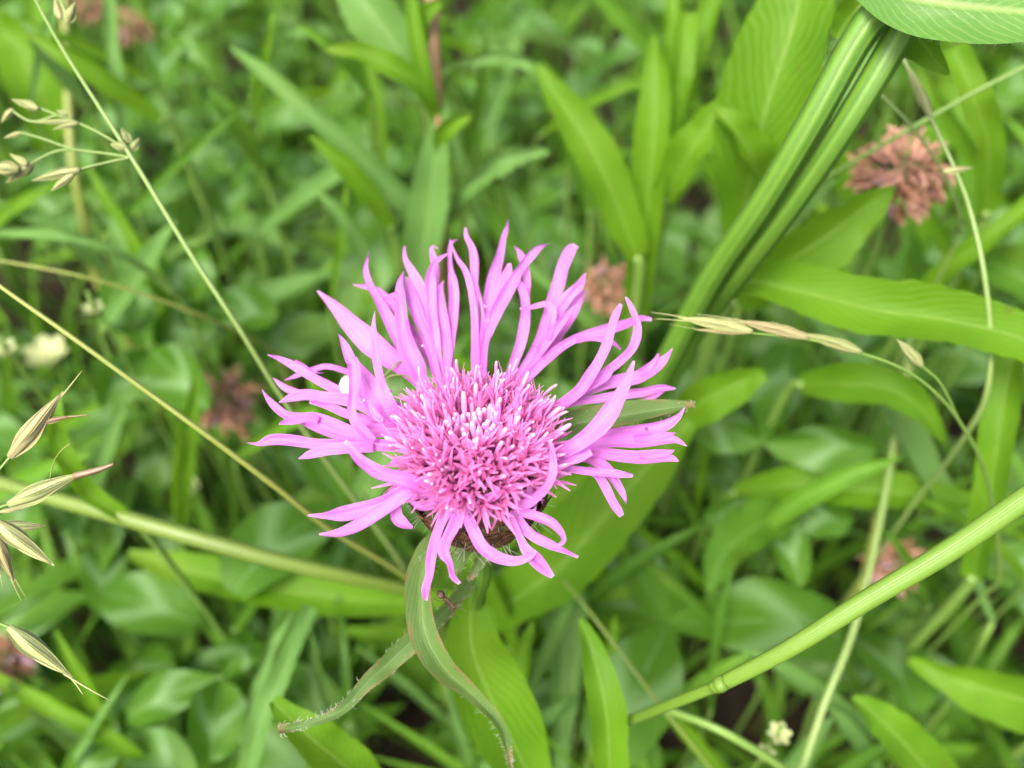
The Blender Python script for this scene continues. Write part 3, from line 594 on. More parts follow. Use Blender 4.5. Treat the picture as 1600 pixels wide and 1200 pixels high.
culm('flowering_grass_plant', 'slim yellow green stalk running under the flower from the husks', 'grass stalk', [(-40, 742, 22, 15.0), (70, 775, 24, 14.6), (190, 808, 26, 14.3), (320, 845, 27, 14.2), (450, 880, 25, 14.4), (560, 905, 22, 14.9), (660, 930, 18, 15.8)], 'olivegreen')
# brome husks at the left edge
g2 = culm('oat_grass_plant', 'oat grass with large straw coloured husks and withered tips', 'grass stalk', [(-60, 640, 5, 9.9), (-45, 760, 6, 9.9), (-50, 900, 7, 10.2), (-30, 1080, 8, 11.5), (10, 1240, 9, 14)], 'stem')
twig(g2, [(-45, 790, 9.9), (-10, 745, 9.8), (16, 714, 9.8)], 'stem'); twig(g2, [(-45, 800, 9.9), (-15, 797, 9.8), (14, 788, 9.8)], 'stem'); twig(g2, [(-45, 810, 9.9), (-10, 810, 9.7)], 'stem'); twig(g2, [(-48, 940, 10.1), (-20, 965, 9.9), (14, 980, 9.8)], 'stem')
spikelet(g2, (16, 714, 9.8), (98, 612, 9.8), 30, 'husk', 1); spikelet(g2, (66, 660, 9.8), (112, 650, 9.8), 9, 'brownawn', 0, (138, 648, 9.8))
spikelet(g2, (14, 788, 9.8), (130, 738, 9.8), 30, 'huskg', 0, (178, 725, 9.8)); twig(g2, [(78, 748, 9.7), (84, 722, 9.65), (95, 705, 9.6), (110, 693, 9.6)], 'olive', .006)
spikelet(g2, (-10, 812, 9.7), (84, 884, 9.8), 28, 'huskp'); spikelet(g2, (-8, 822, 10.2), (72, 822, 10.3), 20, 'huskg'); spikelet(g2, (-4, 800, 9.7), (45, 792, 9.7), 7, 'husk')
spikelet(g2, (-6, 835, 10.3), (22, 910, 10.5), 20, 'husk', 2); spikelet(g2, (14, 980, 9.8), (112, 1058, 9.8), 30, 'huskg', 2); spikelet(g2, (-14, 850, 9.9), (3, 900, 9.9), 12, 'husk', 1)
# fescue spike at the right of the flower
g3 = culm('fescue_plant', 'arching fescue stalk with pale awned husks touching the pink petals', 'grass stalk', [(1170, 520, 3, 11.0), (1260, 530, 4, 11.1), (1340, 550, 5, 11.2), (1430, 588, 5, 11.5), (1500, 660, 6, 12.2), (1545, 760, 7, 13.5), (1560, 900, 8, 16)], 'stem')
spikelet(g3, (1175, 518, 11.0), (1060, 496, 10.9), 22, 'huskp', 2); spikelet(g3, (1165, 521, 11), (1085, 515, 10.9), 9, 'husk', 1); spikelet(g3, (1262, 528, 11.1), (1150, 500, 11), 20, 'husk', 2); spikelet(g3, (1345, 550, 11.2), (1250, 520, 11.1), 20, 'huskg', 1)
g3b = spikelet(g3, (1440, 572, 11.6), (1402, 530, 11.5), 18, 'huskg'); twig(g3, [(1440, 572, 11.6), (1470, 600, 11.8), (1500, 660, 12.2)], 'stem')
g4 = culm('bent_grass_plant', 'thin wavy pale green grass stalk in front of brown clover head', 'grass stalk', [(1410, 90, 4, 12.4), (1452, 180, 6, 12.4), (1490, 260, 6, 12.4), (1516, 330, 7, 12.5), (1538, 430, 8, 12.6), (1548, 540, 8, 12.9), (1540, 620, 9, 13.3), (1512, 675, 9, 14), (1462, 745, 7, 15.5)], 'palestem')
spikelet(g4, (1456, 185, 12.4), (1412, 92, 12.4), 16, 'huskg', 1); spikelet(g4, (1474, 268, 12.4), (1520, 262, 12.4), 12, 'huskp')
culm('flowering_grass_plant', 'fine green grass stalk running slantwise under the big leaf', 'grass stalk', [(1640, 85, 7, 13.5), (1530, 140, 7, 13.8), (1450, 185, 7, 14), (1330, 255, 7, 14.6), (1260, 300, 7, 15.4)], 'stem')
culm('flowering_grass_plant', 'very thin pale grass stalk hanging from the double stem', 'grass stalk', [(1368, 140, 5, 13), (1430, 205, 5, 13.3), (1475, 275, 5, 14), (1500, 350, 5, 15)], 'palestem')
# smooth stalk with a node, lower right
sp = [(1680, 730, 39, 9.5), (1600, 780, 37, 9.6), (1480, 862, 35, 9.7), (1350, 940, 32, 9.9), (1230, 1015, 28, 10.2), (1124, 1070, 24, 10.7), (1118, 1073, 18, 10.8), (1050, 1100, 17, 11.6), (980, 1127, 16, 13.2), (945, 1140, 15, 14.2)]
g5 = culm('tall_grass_plant', 'smooth yellow green stalk with a node slanting across bare dark gap', 'stalk', sp, 'smooth', sides=12)
mb = MB(); mb.tube([P(1132, 1066, 10.55), P(1124, 1070, 10.6), P(1117, 1073, 10.62)], [.088, .102, .072], n=8, sides=12); mb.build('node', M['smooth'], g5)
culm('flowering_grass_plant', 'thin olive stalk crossing under the smooth yellow green stalk', 'grass stalk', [(880, 905, 5, 15.5), (940, 980, 6, 14.8), (1030, 1100, 7, 14.4), (1110, 1200, 7, 14.6), (1150, 1260, 7, 15)], 'olivegreen')
culm('flowering_grass_plant', 'pale straight stalk passing behind the smooth yellow green stalk', 'grass stalk', [(1428, 500, 2, 18.5), (1412, 590, 6, 18), (1395, 700, 10, 17.2), (1372, 830, 10, 16.4), (1335, 980, 11, 15.6), (1288, 1100, 12, 15.2), (1245, 1220, 12, 15.2)], 'palestem')
culm('flowering_grass_plant', 'yellowish straw stalk standing beside the pale straight stalk', 'grass stalk', [(1418, 570, 16, 18.5), (1400, 680, 16, 18.3), (1375, 800, 15, 18.3), (1350, 900, 14, 19)], 'olive')
culm('flowering_grass_plant', 'short green stem branching away under the smooth node stalk', 'grass stalk', [(1030, 1105, 12, 14), (1100, 1130, 13, 13.5), (1160, 1160, 14, 13.4), (1240, 1215, 14, 14)], 'stem')
culm('flowering_grass_plant', 'dark olive stem beside the broad leaf of the pink flower', 'grass stalk', [(770, 1090, 14, 17), (815, 1150, 14, 16), (850, 1210, 14, 16)], 'olive')
culm('flowering_grass_plant', 'upright yellowish stalk behind the small husk clusters', 'grass stalk', [(100, -30, 12, 20), (105, 120, 13, 20), (112, 240, 14, 20), (128, 330, 13, 20.5), (150, 430, 12, 21.5)], 'olive')
# double ridged stem with leaves at the upper right
nb = culm('branching_knapweed', 'double ridged green stem under a broad downy leaf', 'stem', [(1398, -12, 46, 10.7), (1340, 62, 42, 10.9), (1268, 190, 39, 11.3), (1193, 315, 36, 12.1), (1113, 432, 34, 13.4), (1045, 560, 32, 15.0), (980, 690, 30, 17), (900, 830, 28, 18.4)], 'ridged', ridge=.2, sides=16)
mb = MB(); q = [(1430, 5, 42, 10.8), (1388, 85, 40, 11.0), (1324, 190, 38, 11.4), (1245, 305, 37, 12.2), (1165, 412, 35, 13.3), (1090, 512, 30, 15), (1020, 640, 28, 16.4)]
mb.tube([P(x, y, d) for x, y, wd, d in q], [wd * d / FOC / 2 for x, y, wd, d in q], n=40, sides=16, ridge=.2); mb.build('side_stem', M['ridged'], nb)
LT = [(1690, 30, 60, 10.0), (1600, 18, 96, 10.0), (1500, 8, 120, 10.1), (1420, -4, 100, 10.3), (1350, -22, 40, 10.7)]
mb = MB(); traced(mb, LT, 25, cols=9, cup=.22, fold=-.1, wave=.02, seed=5); mb.build('leaf', M['downy_green'], nb)
for pts, rl in (([(1482, 116, 6, 11.0), (1460, 92, 34, 11.0), (1440, 66, 56, 11.1), (1405, 45, 60, 11.3), (1380, 30, 40, 11.5)], -15), ([(1306, 60, 20, 11.9), (1320, 35, 50, 11.8), (1345, 5, 60, 11.6), (1375, -20, 50, 11.5)], 20)):
    mb = MB(); traced(mb, pts, rl, cols=7, fold=.1, wave=.02, seed=9); mb.build('leaf', M['bright'], nb)
hairs = MB(); fuzz(LT, 1.0, 500, .05, .0025); tag(hairs.build('hair', M['hair'], nb), None, None, kind='stuff')
# leaves
B = 'bright'
lv = [
 ('broadleaf_plant', 'broad wavy yellow green leaf lying behind the awned husks', [(1680, 575, 60, 12.6), (1600, 530, 84, 12.7), (1480, 500, 100, 12.9), (1370, 485, 106, 13.2), (1270, 460, 92, 13.7), (1180, 440, 62, 14.2), (1110, 440, 26, 14.9)], B, 15, dict(wave=.09, wfreq=2.5)),
 ('broadleaf_plant', 'short broad leaf below the large brown clover head', [(1398, 292, 10, 14.2), (1350, 325, 66, 14.3), (1290, 370, 104, 14.6), (1220, 415, 100, 15), (1150, 470, 50, 16)], B, -20, {}),
 ('broadleaf_plant', 'arching bright yellow green leaf with drooping tip', [(1475, 690, 10, 15.5), (1440, 640, 46, 15.2), (1390, 608, 70, 15.2), (1320, 600, 72, 15.6), (1255, 600, 36, 16.4)], B, 10, {}),
 ('broadleaf_plant', 'very broad upright leaf beside the double ridged stem', [(1260, -60, 90, 13.8), (1240, 40, 150, 13.8), (1200, 160, 165, 14.2), (1175, 270, 120, 15), (1150, 370, 40, 16.4)], B, 14, dict(wave=.06)),
 ('broadleaf_plant', 'small folded leaf tip in front of the very broad upright leaf', [(1112, 165, 10, 14.2), (1145, 200, 44, 14.2), (1175, 245, 56, 14.5), (1195, 300, 30, 15.2)], B, -30, dict(fold=.3)),
 ('broadleaf_plant', 'pointed bright leaf leaning beside upright wide blade', [(836, 100, 8, 15.8), (880, 165, 58, 15.8), (925, 235, 80, 15.9), (960, 310, 74, 16.2), (995, 400, 44, 16.8)], B, -8, {}),
 ('grass_plant', 'upright wide blade with pointed tip above the flower', [(1022, 58, 10, 16), (1026, 130, 52, 16), (1020, 230, 66, 16.2), (1010, 340, 62, 16.8), (1000, 450, 50, 17.8), (985, 540, 40, 19)], B, 12, {}),
 ('grass_plant', 'narrow upright bright blade next to the upright wide blade', [(1075, 20, 30, 16.5), (1065, 100, 46, 16.4), (1060, 150, 30, 16.6), (1040, 260, 24, 17.2), (1025, 380, 20, 18)], B, -14, {}),
 ('grass_plant', 'slim yellow green blade behind the narrow upright bright blade', [(1048, -40, 18, 17.5), (1050, 30, 30, 17.5), (1045, 90, 22, 17.8), (1030, 200, 18, 19)], B, 0, {}),
 ('grass_plant', 'bright blade between narrow upright blade and very broad leaf', [(1120, -40, 24, 17), (1105, 30, 40, 17), (1085, 100, 36, 17.3), (1065, 200, 24, 18)], B, 12, {}),
 ('broadleaf_plant', 'bright leaf with pointed lobe spreading beside the double ridged stem', [(1130, 150, 10, 15.2), (1105, 200, 60, 15.3), (1070, 250, 66, 15.7), (1040, 310, 40, 16.6)], B, 20, {}),
 ('broadleaf_plant', 'long narrow pale leaf slanting through the clover', [(360, 72, 8, 17.2), (430, 125, 30, 17.1), (510, 195, 38, 17.2), (580, 260, 42, 17.6), (640, 320, 40, 18.2), (690, 390, 26, 19.4)], 'pale', 12, {}),
 ('broadleaf_plant', 'leaf with a brown tip pointing away from the reddish stem', [(508, 78, 6, 15.6), (560, 82, 34, 15.6), (610, 104, 42, 15.7), (655, 135, 30, 16), (680, 190, 14, 16.8)], B, -15, {}),
 ('broadleaf_plant', 'wide pale leaf with brownish midrib behind the reddish stem', [(520, -70, 50, 17), (575, 10, 92, 17), (625, 80, 84, 17.2), (660, 150, 36, 17.8)], 'pale', 10, {}),
 ('broadleaf_plant', 'broad pale leaf clasping the reddish stem behind the petals', [(690, 170, 26, 16.6), (680, 250, 56, 16.9), (672, 320, 74, 17.3), (660, 400, 62, 18), (655, 470, 30, 19)], 'pale', 10, {}),
 ('broadleaf_plant', 'small toothed pale leaf spreading beside the reddish stem', [(858, 238, 8, 16.6), (815, 240, 36, 16.6), (770, 262, 40, 16.8), (725, 300, 26, 17.4), (690, 350, 16, 18.4)], 'pale', -10, dict(jag=.4)),
 ('grass_plant', 'pale arching blade behind the reddish stem', [(690, 112, 8, 17.5), (740, 92, 20, 17.3), (800, 90, 24, 17.2), (845, 112, 20, 17.2), (880, 170, 14, 17.8)], 'pale', 20, {}),
 ('grass_plant', 'pale arched grass blade above the thin brownish stem', [(-40, 360, 18, 15), (60, 364, 20, 14.9), (140, 376, 18, 15), (210, 408, 16, 15.6), (270, 455, 10, 17)], 'pale', 10, {}),
 ('grass_plant', 'silvery drooping blade above the leaf with the brown tip', [(430, 60, 8, 20), (470, 42, 26, 20), (520, 50, 30, 20.2), (560, 85, 20, 21)], 'pale', 25, {}),
 ('grass_plant', 'upright pale blade rising behind the slender pale stalk', [(168, -40, 20, 18.5), (176, 60, 24, 18.3), (186, 140, 26, 18.5), (200, 230, 22, 19.5), (215, 330, 16, 21)], 'pale', 12, {}),
 ('grass_plant', 'curved bright blade behind the straw coloured husks', [(92, 600, 10, 13.4), (84, 650, 30, 13.4), (98, 710, 36, 13.6), (140, 770, 36, 14), (200, 812, 24, 14.3)], B, -10, {}),
 ('grass_plant', 'pale broad blade curving beside the withered leaf tip', [(486, 950, 24, 15.5), (455, 1020, 36, 15), (420, 1100, 40, 14.6), (395, 1170, 38, 14.6), (380, 1240, 30, 15)], 'pale', 14, {}),
 ('grass_plant', 'narrow pale blade beside the pale broad curving blade', [(455, 955, 10, 16), (425, 1010, 18, 15.8), (400, 1080, 20, 15.8), (380, 1160, 18, 16)], 'pale', -10, {}),
 ('grass_plant', 'thin straight blue green blade between dark gaps', [(528, 930, 10, 16.8), (536, 1000, 18, 16.8), (542, 1070, 16, 17.2), (545, 1130, 10, 18)], 'clover', 10, {}),
 ('broadleaf_plant', 'bright leaf directly under the withered tip of the downy leaf', [(425, 1095, 20, 12.6), (480, 1150, 76, 12.6), (540, 1200, 84, 13), (600, 1260, 60, 13.6)], B, -15, {}),
 ('grass_plant', 'pointed blade standing next to the broad leaf of the pink flower', [(832, 972, 8, 15.8), (815, 1030, 36, 15.8), (795, 1100, 42, 16.2), (785, 1170, 34, 17)], B, 12, {}),
 ('grass_plant', 'pointed bright blade crossing over the end of the node stalk', [(908, 966, 8, 13.0), (928, 1030, 52, 12.8), (946, 1110, 70, 12.7), (952, 1190, 64, 12.9), (955, 1270, 46, 13.4)], B, -12, {}),
 ('broadleaf_plant', 'broad toothed mid green leaf behind the thin olive stalk', [(1060, 870, 10, 19), (1040, 950, 70, 18.6), (1010, 1030, 110, 18.6), (985, 1120, 100, 19), (970, 1200, 50, 20)], 'mid', 14, dict(jag=.3)),
 ('broadleaf_plant', 'pointed bright leaf between pale straight stalk and broad shaded leaf', [(1334, 1088, 10, 14.5), (1370, 1120, 60, 14.4), (1420, 1170, 84, 14.5), (1470, 1230, 80, 15)], B, -14, {}),
 ('broadleaf_plant', 'broad horizontal leaf beyond the thick part of the node stalk', [(1420, 1030, 14, 17), (1490, 1060, 60, 16.6), (1570, 1085, 100, 16.4), (1660, 1110, 90, 16.6)], B, 20, {}),
 ('grass_plant', 'tall straight bright blade behind the thin wavy stalk', [(1590, 520, 40, 14.2), (1570, 620, 60, 14.2), (1555, 720, 60, 14.4), (1540, 810, 52, 14.9), (1520, 900, 40, 15.8)], B, 10, {}),
 ('grass_plant', 'upright light blade under the broad downy leaf', [(1490, 75, 40, 14.5), (1520, 150, 56, 14.5), (1545, 230, 50, 15), (1540, 330, 36, 16)], B, -16, {}),
 ('grass_plant', 'slanting green blade crossing behind the thin wavy stalk', [(1640, 290, 24, 16), (1560, 360, 36, 16.2), (1480, 420, 40, 16.8), (1430, 480, 30, 17.6)], B, 10, {}),
 ('broadleaf_plant', 'dark green leaf low beneath the thin wavy stalk', [(1640, 470, 30, 17.5), (1590, 430, 80, 17.5), (1550, 410, 60, 18), (1510, 400, 30, 19)], 'mid', 10, {}),
 ('broadleaf_plant', 'wide bright leaf spreading under the petals on the stem side', [(1080, 660, 30, 15.6), (1020, 720, 110, 15.8), (950, 800, 130, 16.2), (880, 880, 130, 16.6), (800, 940, 90, 17.2), (740, 980, 50, 17.8)], B, 12, dict(wave=.06)),
 ('broadleaf_plant', 'rounded bright leaf between the petals and the awned husks', [(1195, 585, 20, 15.5), (1150, 600, 66, 15.5), (1100, 625, 80, 15.8), (1060, 655, 50, 16.4)], B, -12, {}),
 ('broadleaf_plant', 'wide flat leaf lying behind the pale straight stalk', [(1530, 785, 20, 17.2), (1440, 775, 60, 17.2), (1330, 765, 76, 17.4), (1230, 760, 60, 17.8), (1150, 770, 30, 18.6)], B, 18, {}),
 ('broadleaf_plant', 'pointed mid green leaf hanging under the wide flat leaf', [(1108, 930, 10, 17), (1130, 870, 66, 17.1), (1170, 830, 90, 17.4), (1230, 800, 60, 17.8)], 'mid', -12, {}),
 ('grass_plant', 'long blade sloping down beneath the lowest straw husk', [(-40, 1040, 20, 17.5), (40, 1085, 28, 17), (120, 1125, 30, 16.8), (190, 1165, 28, 17), (260, 1215, 22, 17.6)], B, 10, {}),
 ('grass_plant', 'broad bright blade behind the small pale husk clusters', [(-60, 20, 60, 22), (20, 60, 80, 22), (60, 140, 90, 22), (90, 230, 60, 23)], B, 16, {}),
]
M['olive_leaf'] = leaf_mat('olive_blade', (.13, .20, .02), (.19, .27, .04), rib=(.26, .33, .1), par=True, ribf=.2, tc_=(.34, .46, .04))
for nm, lab, pts, mt, rl, kw in lv:
    pts = [(a_, b_, c_ * .84, d_) for a_, b_, c_, d_ in pts]; kw.setdefault('jag', .10); kw.setdefault('wave', .05)
    lance(nm, lab, 'leaf' if nm == 'broadleaf_plant' else 'grass blade', pts, M[mt], rl, **kw)
# reddish stem
rs_ = culm('red_stemmed_plant', 'upright reddish brown stem with small leaves above the flower', 'stem', [(672, -40, 24, 16.4), (676, 60, 22, 16.4), (682, 150, 18, 16.6), (688, 240, 14, 17), (690, 330, 13, 18), (690, 420, 12, 19.5)], 'redstem', ridge=.1)
for pts, rl in (([(640, -30, 16, 15.8), (650, 50, 26, 15.9), (664, 120, 26, 16.2), (684, 180, 12, 16.6)], 10), ([(735, 180, 8, 16.2), (712, 190, 24, 16.3), (690, 210, 26, 16.6), (686, 240, 10, 16.9)], -12), ([(690, 5, 10, 15.9), (668, 20, 26, 16), (658, 45, 24, 16.2), (672, 75, 10, 16.4)], 14)):
    mb = MB(); traced(mb, pts, rl, cols=7, fold=.15, seed=2); mb.build('leaf', M['bright'], rs_)
# ------------------------------------------------------------------ withered clover heads
fm = MB(); fm.ribbon([Vector((0, 0, .0)), Vector((0, .06, .25)), Vector((0, .02, .5)), Vector((0, -.12, .72))][::-1], [.06, .15, .17, .06], n=9, cols=5, cup=.6, up=Vector((0, 1, 0)), seed=1)
fm.ribbon([Vector((0, .03, .0)), Vector((0, .0, .25)), Vector((0, -.06, .45)), Vector((0, -.14, .58))][::-1], [.02, .10, .12, .05], n=8, cols=4, cup=-.5, up=Vector((0, 1, 0)), seed=2)
fme = [fm.mesh('floret', M['rust']), fm.mesh('floret', M['rustpink']), fm.mesh('floret', M['mauve'])]
def clover_head(label, px, py, d, rpx, nfl=60, droop=.4, seed=1):
    r_ = random.Random(seed); c = P(px, py, d); rad = rpx * d / FOC
    path = [c, c + Vector((.1, .1, -rad * 1.2)), Vector((c.x + .5, c.y + .5, c.z * .45)), Vector((c.x + .3, c.y + .8, -.7))]
    t = thing('red_clover', label, 'clover flower', path[-1], 'withered clover heads')
    mb = MB(); mb.tube(path, [.07, .07, .07, .09], n=16, sides=7); mb.build('stem', M['stem'], t)
    mb = MB(); mb.blob(c, rad * .42, 7, 10); mb.build('core', M['core'], t)
    k = rad / .95
    for i in range(nfl):
        z = 1 - 1.75 * (i + .5) / nfl; a = i * 2.39996; s_ = math.sqrt(max(0, 1 - z * z))
        dr = Vector((s_ * math.cos(a), s_ * math.sin(a), z)); o_ = (dr - Vector((0, 0, droop * r_.uniform(.3, 1.5)))).normalized() + Vector((r_.uniform(-.6, .6), r_.uniform(-.6, .6), r_.uniform(-.5, .3)))
        q = o_.to_track_quat('Z', 'Y') @ Quaternion((0, 0, 1), r_.uniform(0, 6.28)); sc = k * r_.uniform(.42, .85)
        link('floret', fme[r_.choice((0, 0, 0, 0, 0, 0, 1, 1, 1, 1, 1, 1, 2))], t, Matrix.Translation((c + dr * rad * r_.uniform(.3, .68) - path[-1]) * CM) @ q.to_matrix().to_4x4() @ Matrix.Diagonal((sc, sc, sc, 1)))
for a in (('large rust brown clover head beside the double ridged stem', 1408, 276, 15.8, 76, 130, .5, 1), ('small brown clover head showing between the petals and the upright wide blade', 945, 448, 19.5, 44, 80, .4, 2),
          ('pinkish brown clover head by the bare olive stalk', 352, 628, 20, 54, 90, .4, 3), ('blurred brown clover head beside the upright pale blade', 208, 42, 27, 32, 40, .3, 4),
          ('blurred brown clover head near the tip of the slender pale stalk', 140, 12, 29, 28, 36, .3, 5), ('reddish clover head half hidden behind the smooth stalk', 1400, 885, 19, 48, 80, .4, 6),
          ('reddish clover head under the lowest straw husk', 12, 1035, 18, 44, 80, .4, 7), ('little dark red clover head deep in leaves near the straw husks', 118, 970, 22, 26, 30, .3, 8)):
    clover_head(*a)
# small yellow blossoms and a cream bud
def blossom(label, px, py, d, r, mat, n=6):
    c = P(px, py, d); path = [c, c + Vector((.05, .1, -1)), Vector((c.x + .2, c.y + .3, -.7))]
    t = thing('blossom', label, 'blossom', path[-1])
    mb = MB(); mb.tube(path, [.03, .03, .04], n=10, sides=5); mb.build('stem', M['stem'], t)
    for k in range(n):
        a = 6.283 * k / n; dr = Vector((math.cos(a), math.sin(a), .4)); mb = MB()
        mb.ribbon([c, c + dr * r * .6, c + dr * r + Vector((0, 0, r * .2))][::-1], [r * .4, r * .75, r * .25], n=7, cols=4, cup=.3, up=Vector((0, 0, 1))); mb.build('petal', M[mat], t)
for a in (('small yellow blossom above the curved bright blade', 188, 660, 21, .45, 'yellow'), ('pale greenish yellow blossom under the bare olive stalk', 78, 562, 22, .55, 'cream'), ('cream little blossom in the dark gap below the bare olive stalk', 296, 765, 22, .28, 'cream'),
          ('whitish small blossom above the bare olive stalk', 148, 487, 16, .2, 'cream'), ('pale little blossom next to the greenish yellow blossom', 10, 552, 16, .25, 'cream'), ('small straw blossom beside the pale straight stalk', 1215, 1150, 14, .2, 'cream'), ('tiny straw blossom just beneath the small straw blossom', 1195, 1180, 14, .16, 'cream')):
    blossom(*a)
c = P(543, 602, 10.55); mb = MB(); mb.blob(c, .10, 8, 12, UP, 1.25, .06); mb.build('bud_scale', M['palebud'], plant)
mb = MB(); mb.tube([c, P(560, 640, 10.6), P(640, 690, 10.6), FC - AX * .8], [.03, .02, .02, .03], n=14, sides=6); mb.build('bud_stalk', M['stem'], plant)
for pts in ([(598, 590, 10.6), (612, 576, 10.65), (630, 566, 10.7), (665, 600, 10.7)], [(600, 594, 10.6), (615, 586, 10.6), (640, 590, 10.65), (670, 620, 10.6)]):
    mb = MB(); mb.tube([P(*q) for q in pts], [.012] * 4, n=16, sides=5); mb.build('tendril', M['huskg'], plant)
def trefoil(label, cx, cy, d, tips):
    c = P(cx, cy, d); path = [c, c + Vector((0, .15, -.8)), Vector((c.x + .3, c.y + .5, c.z * .4)), Vector((c.x + .2, c.y + .7, -.7))]
    t = thing('clover_plant', label, 'clover leaf', path[-1]); mb = MB(); mb.tube(path, [.05, .05, .06, .08], n=14, sides=6); mb.build('petiole', M['stem'], t)
    for k, (x, y, wd, dd, rl) in enumerate(tips):
        p1 = P(x, y, d + dd); pts = [p1, c.lerp(p1, .85) + Vector((0, 0, .06)), c.lerp(p1, .5) + Vector((0, 0, .12)), c.lerp(p1, .2), c]; W = wd * d / FOC
        mb = MB(); mb.ribbon(pts, [W * .25, W * .72, W, W * .6, W * .1], n=14, cols=7, roll=rl, fold=.16, wave=.04, seed=k); mb.build('leaflet', M['clover'], t)
trefoil('dark bluish clover leaf between the pink petals and arching leaf', 1192, 690, 17.5, [(1075, 655, 78, .4, 20), (1370, 705, 80, -.3, -25), (1235, 545, 90, 1.6, 10)])
trefoil('clover leaf below the dark bluish clover leaf', 1208, 795, 18.5, [(1098, 812, 60, .2, 15), (1330, 820, 62, -.2, -20), (1250, 915, 56, -.9, 10)])
trefoil('big pale clover leaf behind the bare olive stalk', 235, 545, 18.5, [(185, 430, 84, 1.2, 12), (325, 640, 84, -.6, -15), (160, 635, 70, -.6, 15)])
trefoil('round clover leaf crossed by the slender pale stalk', 330, 480, 19.5, [(268, 395, 76, 1.0, -12), (430, 500, 70, .2, 15), (250, 540, 80, -.4, 10)])
trefoil('small clover leaf under the long narrow pale leaf', 362, 270, 23, [(358, 350, 52, -.6, 10), (275, 235, 50, .6, -15), (430, 235, 46, .8, 12)])
trefoil('clover leaf beside the upright pale blade and brown clover head', 262, 60, 22, [(268, -10, 52, 1.0, 10), (255, 140, 56, -.8, -12), (330, 115, 44, -.4, 10)])
trefoil('whitish marked clover leaf behind the pale broad curving blade', 345, 1060, 17, [(330, 1190, 90, -1.0, 12), (200, 1120, 70, .0, -15), (400, 1000, 60, .9, 10)])
trefoil('broad clover leaf beneath the whitish marked clover leaf', 190, 1150, 17.5, [(300, 1225, 78, -.4, 14), (110, 1230, 66, -.6, -12), (240, 1060, 60, 1.0, 12)])
trefoil('shaded clover leaf under the wide bright leaf below the petals', 905, 960, 19, [(860, 1050, 60, -.8, 10), (980, 915, 56, .6, -14), (830, 930, 50, .5, 12)])
trefoil('clover leaf among stems above the pale arched blade', 120, 300, 21, [(30, 320, 60, .0, 12), (190, 290, 62, .2, -12), (130, 210, 56, 1.0, 10)])
# ------------------------------------------------------------------ meadow around: clover, grass blades, lance leaves
def leaflet(L, W, seed):
    m = MB(); m.ribbon([Vector((0, L, -.12 * L)), Vector((0, L * .9, -.03 * L)), Vector((0, L * .55, .06 * L)), Vector((0, L * .2, .03 * L)), Vector((0, 0, 0))], [W * .25, W * .72, W, W * .55, W * .1], n=10, cols=5, cup=-.05, fold=.16, wave=.03 * W, up=Vector((0, 0, 1)), seed=seed); return m
def clover_variant(k):
    r_ = random.Random(100 + k); h = r_.uniform(2.5, 8.5); bx, by = r_.uniform(-1.6, 1.6), r_.uniform(-1.6, 1.6)
    top = Vector((bx, by, h)); pet = MB(); pet.tube([Vector((0, 0, -.8)), Vector((bx * .2, by * .2, h * .4)), Vector((bx * .6, by * .6, h * .8)), top], [.07, .06, .05, .05], n=10, sides=5)
    L = r_.uniform(1.5, 2.6); lf = []
    n_ = (Vector((r_.uniform(-.5, .5), r_.uniform(-.7, .3), 1))).normalized(); q0 = Vector((0, 0, 1)).rotation_difference(n_); a0 = r_.uniform(0, 6.28)
    for j in range(3):
        q = q0 @ Quaternion((0, 0, 1), a0 + j * 2.094 + r_.uniform(-.15, .15)) @ Quaternion((1, 0, 0), r_.uniform(-.25, .45))
        lf.append((leaflet(L * r_.uniform(.9, 1.1), L * r_.uniform(.40, .58), k * 3 + j), Matrix.Translation(top) @ q.to_matrix().to_4x4()))
    return pet, lf, top
CV = [clover_variant(k) for k in range(12)]
def grass_variant(k):
    r_ = random.Random(200 + k); L = r_.uniform(10, 18); lean = r_.uniform(.15, .8); m = MB(); pts = []; p = Vector((0, 0, -.8)); ang = r_.uniform(.05, .3)
    for i in range(6):
        pts.append(p.copy()); p = p + Vector((0, math.sin(ang), math.cos(ang))) * L / 5; ang += lean * r_.uniform(.2, .5)
    W = r_.uniform(.22, .55); m.ribbon(pts[::-1], [.02, W * .5, W * .8, W, W * .9, W * .6], n=14, cols=5, roll=r_.uniform(-30, 30), roll1=r_.uniform(-10, 10), fold=.12, cup=.05, up=Vector((0, -.5, .85)).normalized(), seed=k); return m, max(q.z for q in pts), pts[-1]
GV = [grass_variant(k) for k in range(14)]
def lance_variant(k):
    r_ = random.Random(300 + k); h = r_.uniform(3, 11); L = r_.uniform(4, 8.5); e = r_.uniform(0, 1.3); W = L * r_.uniform(.10, .19)
    a = Vector((0, .6, h)); b = a + Vector((0, L * .5, L * .5 * e)); c = a + Vector((0, L, L * (e - .25)))
    pet = MB(); pet.tube([Vector((0, 0, -.8)), Vector((0, .1, h * .6)), a], [.08, .07, .06], n=8, sides=5)
    m = MB(); m.ribbon([c, b.lerp(c, .5) + Vector((0, 0, .2)), b, a.lerp(b, .5) + Vector((0, 0, .1)), a], [.03, W * .7, W, W * .7, W * .2], n=14, cols=5, fold=.14, wave=.06, roll=r_.uniform(-25, 25), up=Vector((0, -.4, .9)).normalized(), seed=k); return pet, m, c
LV = [lance_variant(k) for k in range(10)]
clover_me = [(p_.mesh('petiole', M['stem']), [(lm.mesh('leaflet', M['clover']), mx) for lm, mx in lf], top) for p_, lf, top in CV]
grass_me = [(m.mesh('filler_grass_plant', M['grass']), h, tip) for m, h, tip in GV]
